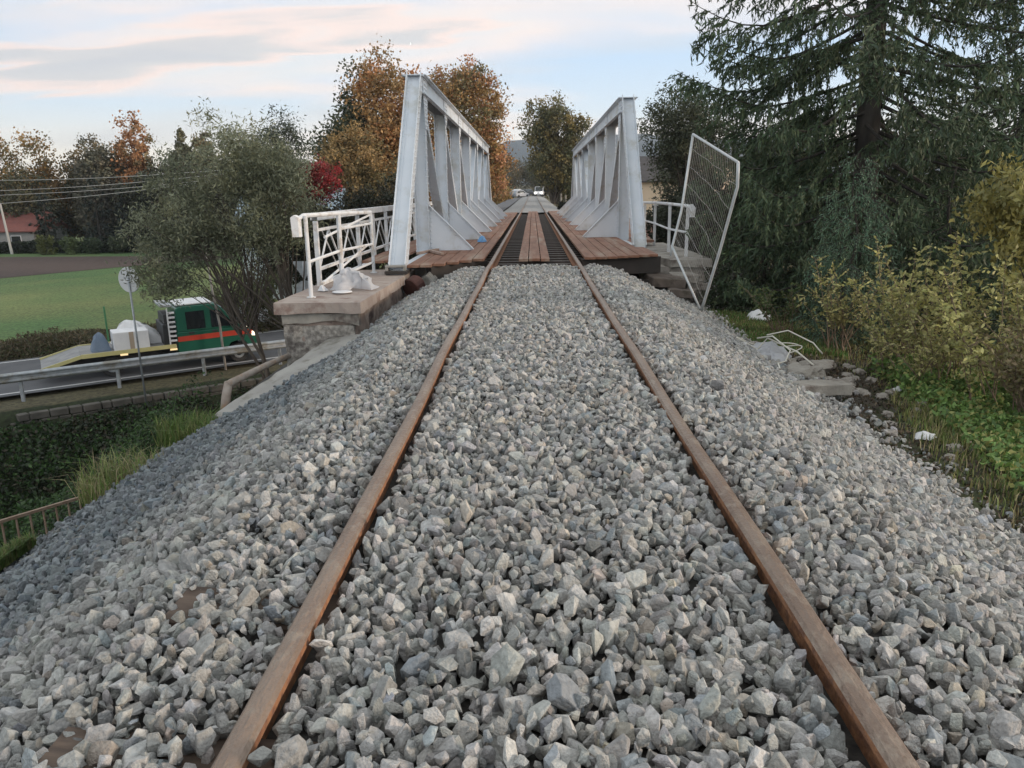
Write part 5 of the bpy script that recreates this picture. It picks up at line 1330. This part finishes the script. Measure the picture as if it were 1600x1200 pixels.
# ---------------------------------------------------------------- recovery truck
def truck():
    ct = RP(1.95, .9, -4.694); root = empty('flatbed_truck', ct, 'green crew-cab flatbed truck with red side stripe and white roof driving on the road', 'truck')
    root.rotation_euler = (0, 0, math.atan2(.55, .835)); root.scale = (.97, .97, .97)
    Mg = pmat('green_car_paint', (.018, .115, .075), (.022, .13, .085), 1.5, .3); Mr = pmat('red_stripe_paint', (.55, .06, .035), (.6, .07, .04), 3, .4); Mw = M_white
    Md = pmat('dark_chassis', (.03, .03, .032), (.05, .05, .052), 4, .6); My = pmat('yellow_edge', (.55, .50, .22), (.6, .55, .27), 3, .5)
    hw = .98
    low = [(.72, .42), (.72, 1.32), (3.02, 1.32), (3.38, 1.14), (3.52, .92), (3.55, .62), (3.50, .36), (3.22, .33), (3.20, .55), (3.05, .76), (2.80, .82), (2.55, .76), (2.40, .55), (2.38, .34), (.75, .34)]
    m = MB(); m.prism([(x, -hw, z) for x, z in low], (0, 2 * hw, 0))
    up = [(.74, 1.322), (.76, 2.14), (.90, 2.22), (2.06, 2.24), (2.28, 2.14), (3.00, 1.322)]
    m.add([(x, -hw + .0 - 0 * z, z) for x, z in up[:1]], [])
    a = [(x, -(hw - .10 * (z - 1.32)), z) for x, z in up]; b = [(x, (hw - .10 * (z - 1.32)), z) for x, z in up]; n = len(up)
    m.add(a + b, [list(range(n)), list(range(n, 2 * n))[::-1]] + [(i, (i + 1) % n, n + (i + 1) % n, n + i) for i in range(n)])
    m.build('cab', Mg, root, bevel=.025)
    m = MB(); m.prism([(.80, -.80, 2.235), (2.04, -.80, 2.262), (2.04, .80, 2.262), (.80, .80, 2.235)], (0, 0, .06)); m.build('roof', Mw, root, bevel=.02)
    m = MB(); m.prism([(2.33, -.80, 2.08), (2.97, -.86, 1.36), (2.97, .86, 1.36), (2.33, .80, 2.08)], (.025, 0, .02)); m.build('windscreen', M_glass, root)
    sidez = lambda z: hw - .10 * (z - 1.32)
    for sgn in (-1, 1):
        for (pts, nm) in (([(1.08, 1.40), (1.08, 2.02), (1.72, 2.04), (1.72, 1.40)], 'side_window'), ([(1.92, 1.40), (1.92, 2.02), (2.20, 2.02), (2.50, 1.72), (2.74, 1.40)], 'side_window')):
            m = MB(); m.prism([(x, sgn * (sidez(z) + .002), z) for x, z in pts], (0, sgn * .012, 0)); m.build(nm, M_glass, root)
        m = MB(); m.prism([(.74, sgn * (hw + .002), .98), (3.36, sgn * (hw + .002), 1.03), (3.36, sgn * (hw + .002), 1.16), (3.20, sgn * (hw + .002), 1.22), (.74, sgn * (hw + .002), 1.16)], (0, sgn * .008, 0)); m.build('side_stripe', Mr, root)
        for xh in (1.22, 2.02): m = MB(); m.box(xh - .09, xh + .09, sgn * (hw + .03) - .02, sgn * (hw + .03) + .02, 1.24, 1.30); m.build('door_handle', Md, root)
        m = MB(); m.box(2.66, 2.80, min(sgn * 1.02, sgn * 1.22), max(sgn * 1.02, sgn * 1.22), 1.40, 1.72); m.build('wing_mirror', Md, root, bevel=.03)
        m = MB(); m.prism([(3.30, sgn * .62, .86), (3.56, sgn * .62, .84), (3.50, sgn * .99, .92), (3.30, sgn * 1.0, .95)], (0, 0, .20)); m.build('headlight', emat('lit_headlight', (1.0, .86, .62), .9), root, bevel=.03)
        m = MB(); m.beam((-2.35, sgn * 1.04, .82), (.66, sgn * 1.04, .86), .05, .14); m.beam((-3.55, sgn * 1.04, .50), (-2.35, sgn * 1.04, .82), .05, .12); m.build('bed_edge', My, root)
        m = MB(); m.box(-.55, .60, sgn * 1.0 - .02, sgn * 1.0 + .02, .42, .60); m.build('underrun_guard', M_galv, root)
        for xw in (2.80, -1.45):
            m = MB(); m.lathe((xw, sgn * .84, .35), [(.16, -.11), (.33, -.11), (.35, -.07), (.35, .07), (.33, .11), (.16, .11)], 22, 'y'); w_ = m.build('wheel', M_black, root)
            m = MB(); m.lathe((xw, sgn * .84, .35), [(.03, -.10), (.17, -.118), (.20, -.112), (.20, .112), (.17, .118), (.03, .10)], 16, 'y'); m.build('rim', M_galv, w_)
    m = MB(); m.box(-2.35, .68, -1.0, 1.0, .80, .86); m.prism([(-3.55, -1.0, .44), (-2.352, -1.0, .76), (-2.352, -1.0, .86), (-3.55, -1.0, .50)], (0, 2.0, 0)); m.build('flatbed', pmat('grey_bed', (.22, .22, .22), (.30, .30, .30), 3, .7), root)
    m = MB(); m.box(-3.0, 3.0, -.35, .35, .38, .62); m.box(3.40, 3.62, -.95, .95, .34, .60); m.box(3.50, 3.58, -.5, .5, .64, .86); m.build('chassis', Md, root)
    m = MB(); m.box(.30, .68, -.85, .85, .87, 1.62); m.box(.38, .66, -.7, .7, 1.63, 1.95); m.build('winch_cabinet', Md, root, bevel=.02)
    m = MB()
    for k in range(7): m.box(.50, .71, -1.02, -.90, 1.02 + k * .165, 1.08 + k * .165)
    m.box(.46, .50, -1.0, -.92, .87, 2.20); m.build('side_ladder', Mw, root)
    m = MB(); m.box(.30, .68, -.9, .9, 2.24, 2.30); m.build('light_bar', M_galv, root)
    for xx in (-1.05, .55): m = MB(); m.box(xx - .12, xx + .12, -1.085, -1.07, .72, .78); m.build('side_lamp', emat('amber_lamp_%d' % (xx > 0), (1, .75, .4), .35), root)
    R = Matrix.Translation(ct) @ Matrix.Rotation(root.rotation_euler.z, 4, 'Z')
    def place(o, loc): o.location = R @ (Vector(loc) * .97); o.rotation_euler = (0, 0, root.rotation_euler.z)
    bx = empty('white_box', (0, 0, 0), 'large white boxed appliance with a brown tape strip on the truck bed', 'box')
    m = MB(); m.box(-.55, .55, -.45, .45, 0, .62); m.build('carton', Mw, bx, bevel=.015); m = MB(); m.box(-.06, .08, -.462, -.452, .01, .61); m.build('tape_strip', pmat('brown_tape', (.40, .32, .24), (.44, .36, .28), 3, .6), bx); place(bx, (-.75, -.45, .865))
    o = crumple('white_cover', [(-.9, -.5, 0), (0, -.62, 0), (.75, -.5, 0), (.85, .4, 0), (0, .6, 0), (-.9, .5, 0)], (-.35, 0, .85), Mw, 'white sheet heaped over cargo on the truck bed', 'cover', .10, 41, 8); place(o, (-.35, .42, .87))
    o = crumple('blue_load', [(-.3, -.35, 0), (.3, -.35, 0), (.3, .35, 0), (-.3, .35, 0)], (0, 0, .62), pmat('dull_blue_tarp', (.12, .17, .24), (.16, .21, .28), 3, .6), 'small dull blue bundle behind the white box on the truck bed', 'bundle', .05, 43, 6); place(o, (-1.70, -.3, .865))
truck()
# white bulk bag beyond the truck
bb = (-13.2, 35.2, -4.80)
crumple('bulk_bag', [(bb[0] - .85, bb[1] - .6, bb[2]), (bb[0] + .6, bb[1] - .7, bb[2]), (bb[0] + .9, bb[1] + .3, bb[2]), (bb[0] + .2, bb[1] + .8, bb[2]), (bb[0] - .8, bb[1] + .6, bb[2])], (bb[0] + .35, bb[1], bb[2] + 1.55), M_white, 'white bulk bag slumped on the far verge above the truck bonnet', 'bulk bag', .16, 51, 10)

# ---------------------------------------------------------------- far crossing: cars, posts, bush heap
def car(x, y, z, rz, paint, label, lit=False, van=False):
    root = empty('parked_car', (x, y, z), label, 'car', 'cars at the far crossing'); root.rotation_euler = (0, 0, rz)
    h = 1.9 if van else 1.45
    m = MB(); m.prism([(a, -.86, b) for a, b in [(-2.1, .35), (-2.15, .85), (-1.9, h - .05), (-.9, h), (.3, h), (1.05, .98), (2.0, .85), (2.15, .55), (2.1, .3), (-2.0, .28)]], (0, 1.72, 0)); m.build('body', paint, root, bevel=.06)
    for s_ in (-1, 1):
        m = MB(); m.prism([(a, s_ * .865, b) for a, b in [(-1.7, .95), (-1.6, h - .15), (.25, h - .13), (.85, .98)]], (0, s_ * .01, 0)); m.build('window', M_glass, root)
        for xw in (-1.3, 1.35): m = MB(); m.lathe((xw, s_ * .78, .31), [(.05, -.1), (.31, -.1), (.31, .1), (.05, .1)], 14, 'y'); m.build('wheel', M_black, root)
        m = MB(); m.box(2.05, 2.19, s_ * .62 - .17, s_ * .62 + .17, .58, .80); m.build('headlight', emat('headlamp_lit', (1, .93, .82), 6.0) if lit else M_glass, root)
    m = MB(); m.prism([(.36, -.72, h - .08), (1.02, -.74, 1.03), (1.02, .74, 1.03), (.36, .72, h - .08)], (.03, 0, .03)); m.build('windscreen', M_glass, root)
zc = lambda y: float(rail_z(y)) - .1
Mdk = pmat('dark_car_paint', (.03, .035, .045), (.04, .045, .055), 2, .3)
car(-3.0, 176, zc(150) + .05, 1.15, M_white, 'white car parked left of the far crossing')
car(-2.6, 158, zc(150) - .25, .9, pmat('silver_car_paint', (.35, .37, .40), (.40, .42, .45), 2, .3), 'silver car in front of the white car at the far crossing')
car(-1.1, 172, zc(150) + .05, -1.2, Mdk, 'dark car right of the white car at the far crossing')
car(1.35, 160, zc(150), -PI / 2 - .1, M_white, 'white car with lit headlights facing the camera at the far crossing', lit=True, van=True)
car(3.3, 162, zc(150) + .1, -.5, Mdk, 'dark car right of the lit headlights at the far crossing')
for i, (x, y) in enumerate(((2.85, 80), (3.4, 82))):
    m = MB(); z = gz(x, y); m.tube([(x, y, z), (x, y, z + 1.35)], .09, 8); m.lathe((x, y, z + 1.352), [(.09, 0), (.02, .06)], 8); tag(m.build('marker_post', M_conc), ['left of the two pale concrete posts right of the far track', 'right of the two pale concrete posts right of the far track'][i], 'post')
tree('low_dark_bush', 'low dark bush at the right edge of the far track bed', 'bush', (2.7, 62, -.6), [(2.7, 62, -.1, .75, .8, .5)], 50, 60, .2, .14, .08, [(.012, .014, .010), (.02, .022, .014)], .03, nlimb=6, shell=.2)

# ---------------------------------------------------------------- air
m = MB(); m.box(-2100, 2100, -100, 2000, -40, 420)
hz_ = m.build('haze', []); tag(hz_, kind='stuff')
hm = bpy.data.materials.new('thin_evening_air'); hm.use_nodes = True; ht = hm.node_tree; ht.nodes.clear()
hv = N(ht, 'ShaderNodeVolumePrincipled'); hv.inputs['Color'].default_value = (.86, .93, 1.0, 1); hv.inputs['Density'].default_value = .00026; hv.inputs['Anisotropy'].default_value = .2
ho = N(ht, 'ShaderNodeOutputMaterial'); ht.links.new(hv.outputs[0], ho.inputs['Volume']); hz_.data.materials.append(hm)

# ---------------------------------------------------------------- crescent moon
m = MB(); R_ = 4.2; n = 16
outer = [(R_ * math.sin(PI * i / n), 0, R_ * math.cos(PI * i / n)) for i in range(n + 1)]
inner = [(R_ * .55 * math.sin(PI * i / n), 0, R_ * math.cos(PI * i / n)) for i in range(n - 1, 0, -1)]
m.prism(outer + inner, (0, 1, 0)); mo = m.build('moon', emat('moonlight', (.95, .95, .93), .75)); mo.location = (-133.2 * 3, 2700, 1.18 + 158.4 * 3); mo.rotation_euler = (0, math.radians(12), 0)
tag(mo, 'pale crescent moon above the maple tree', 'moon')
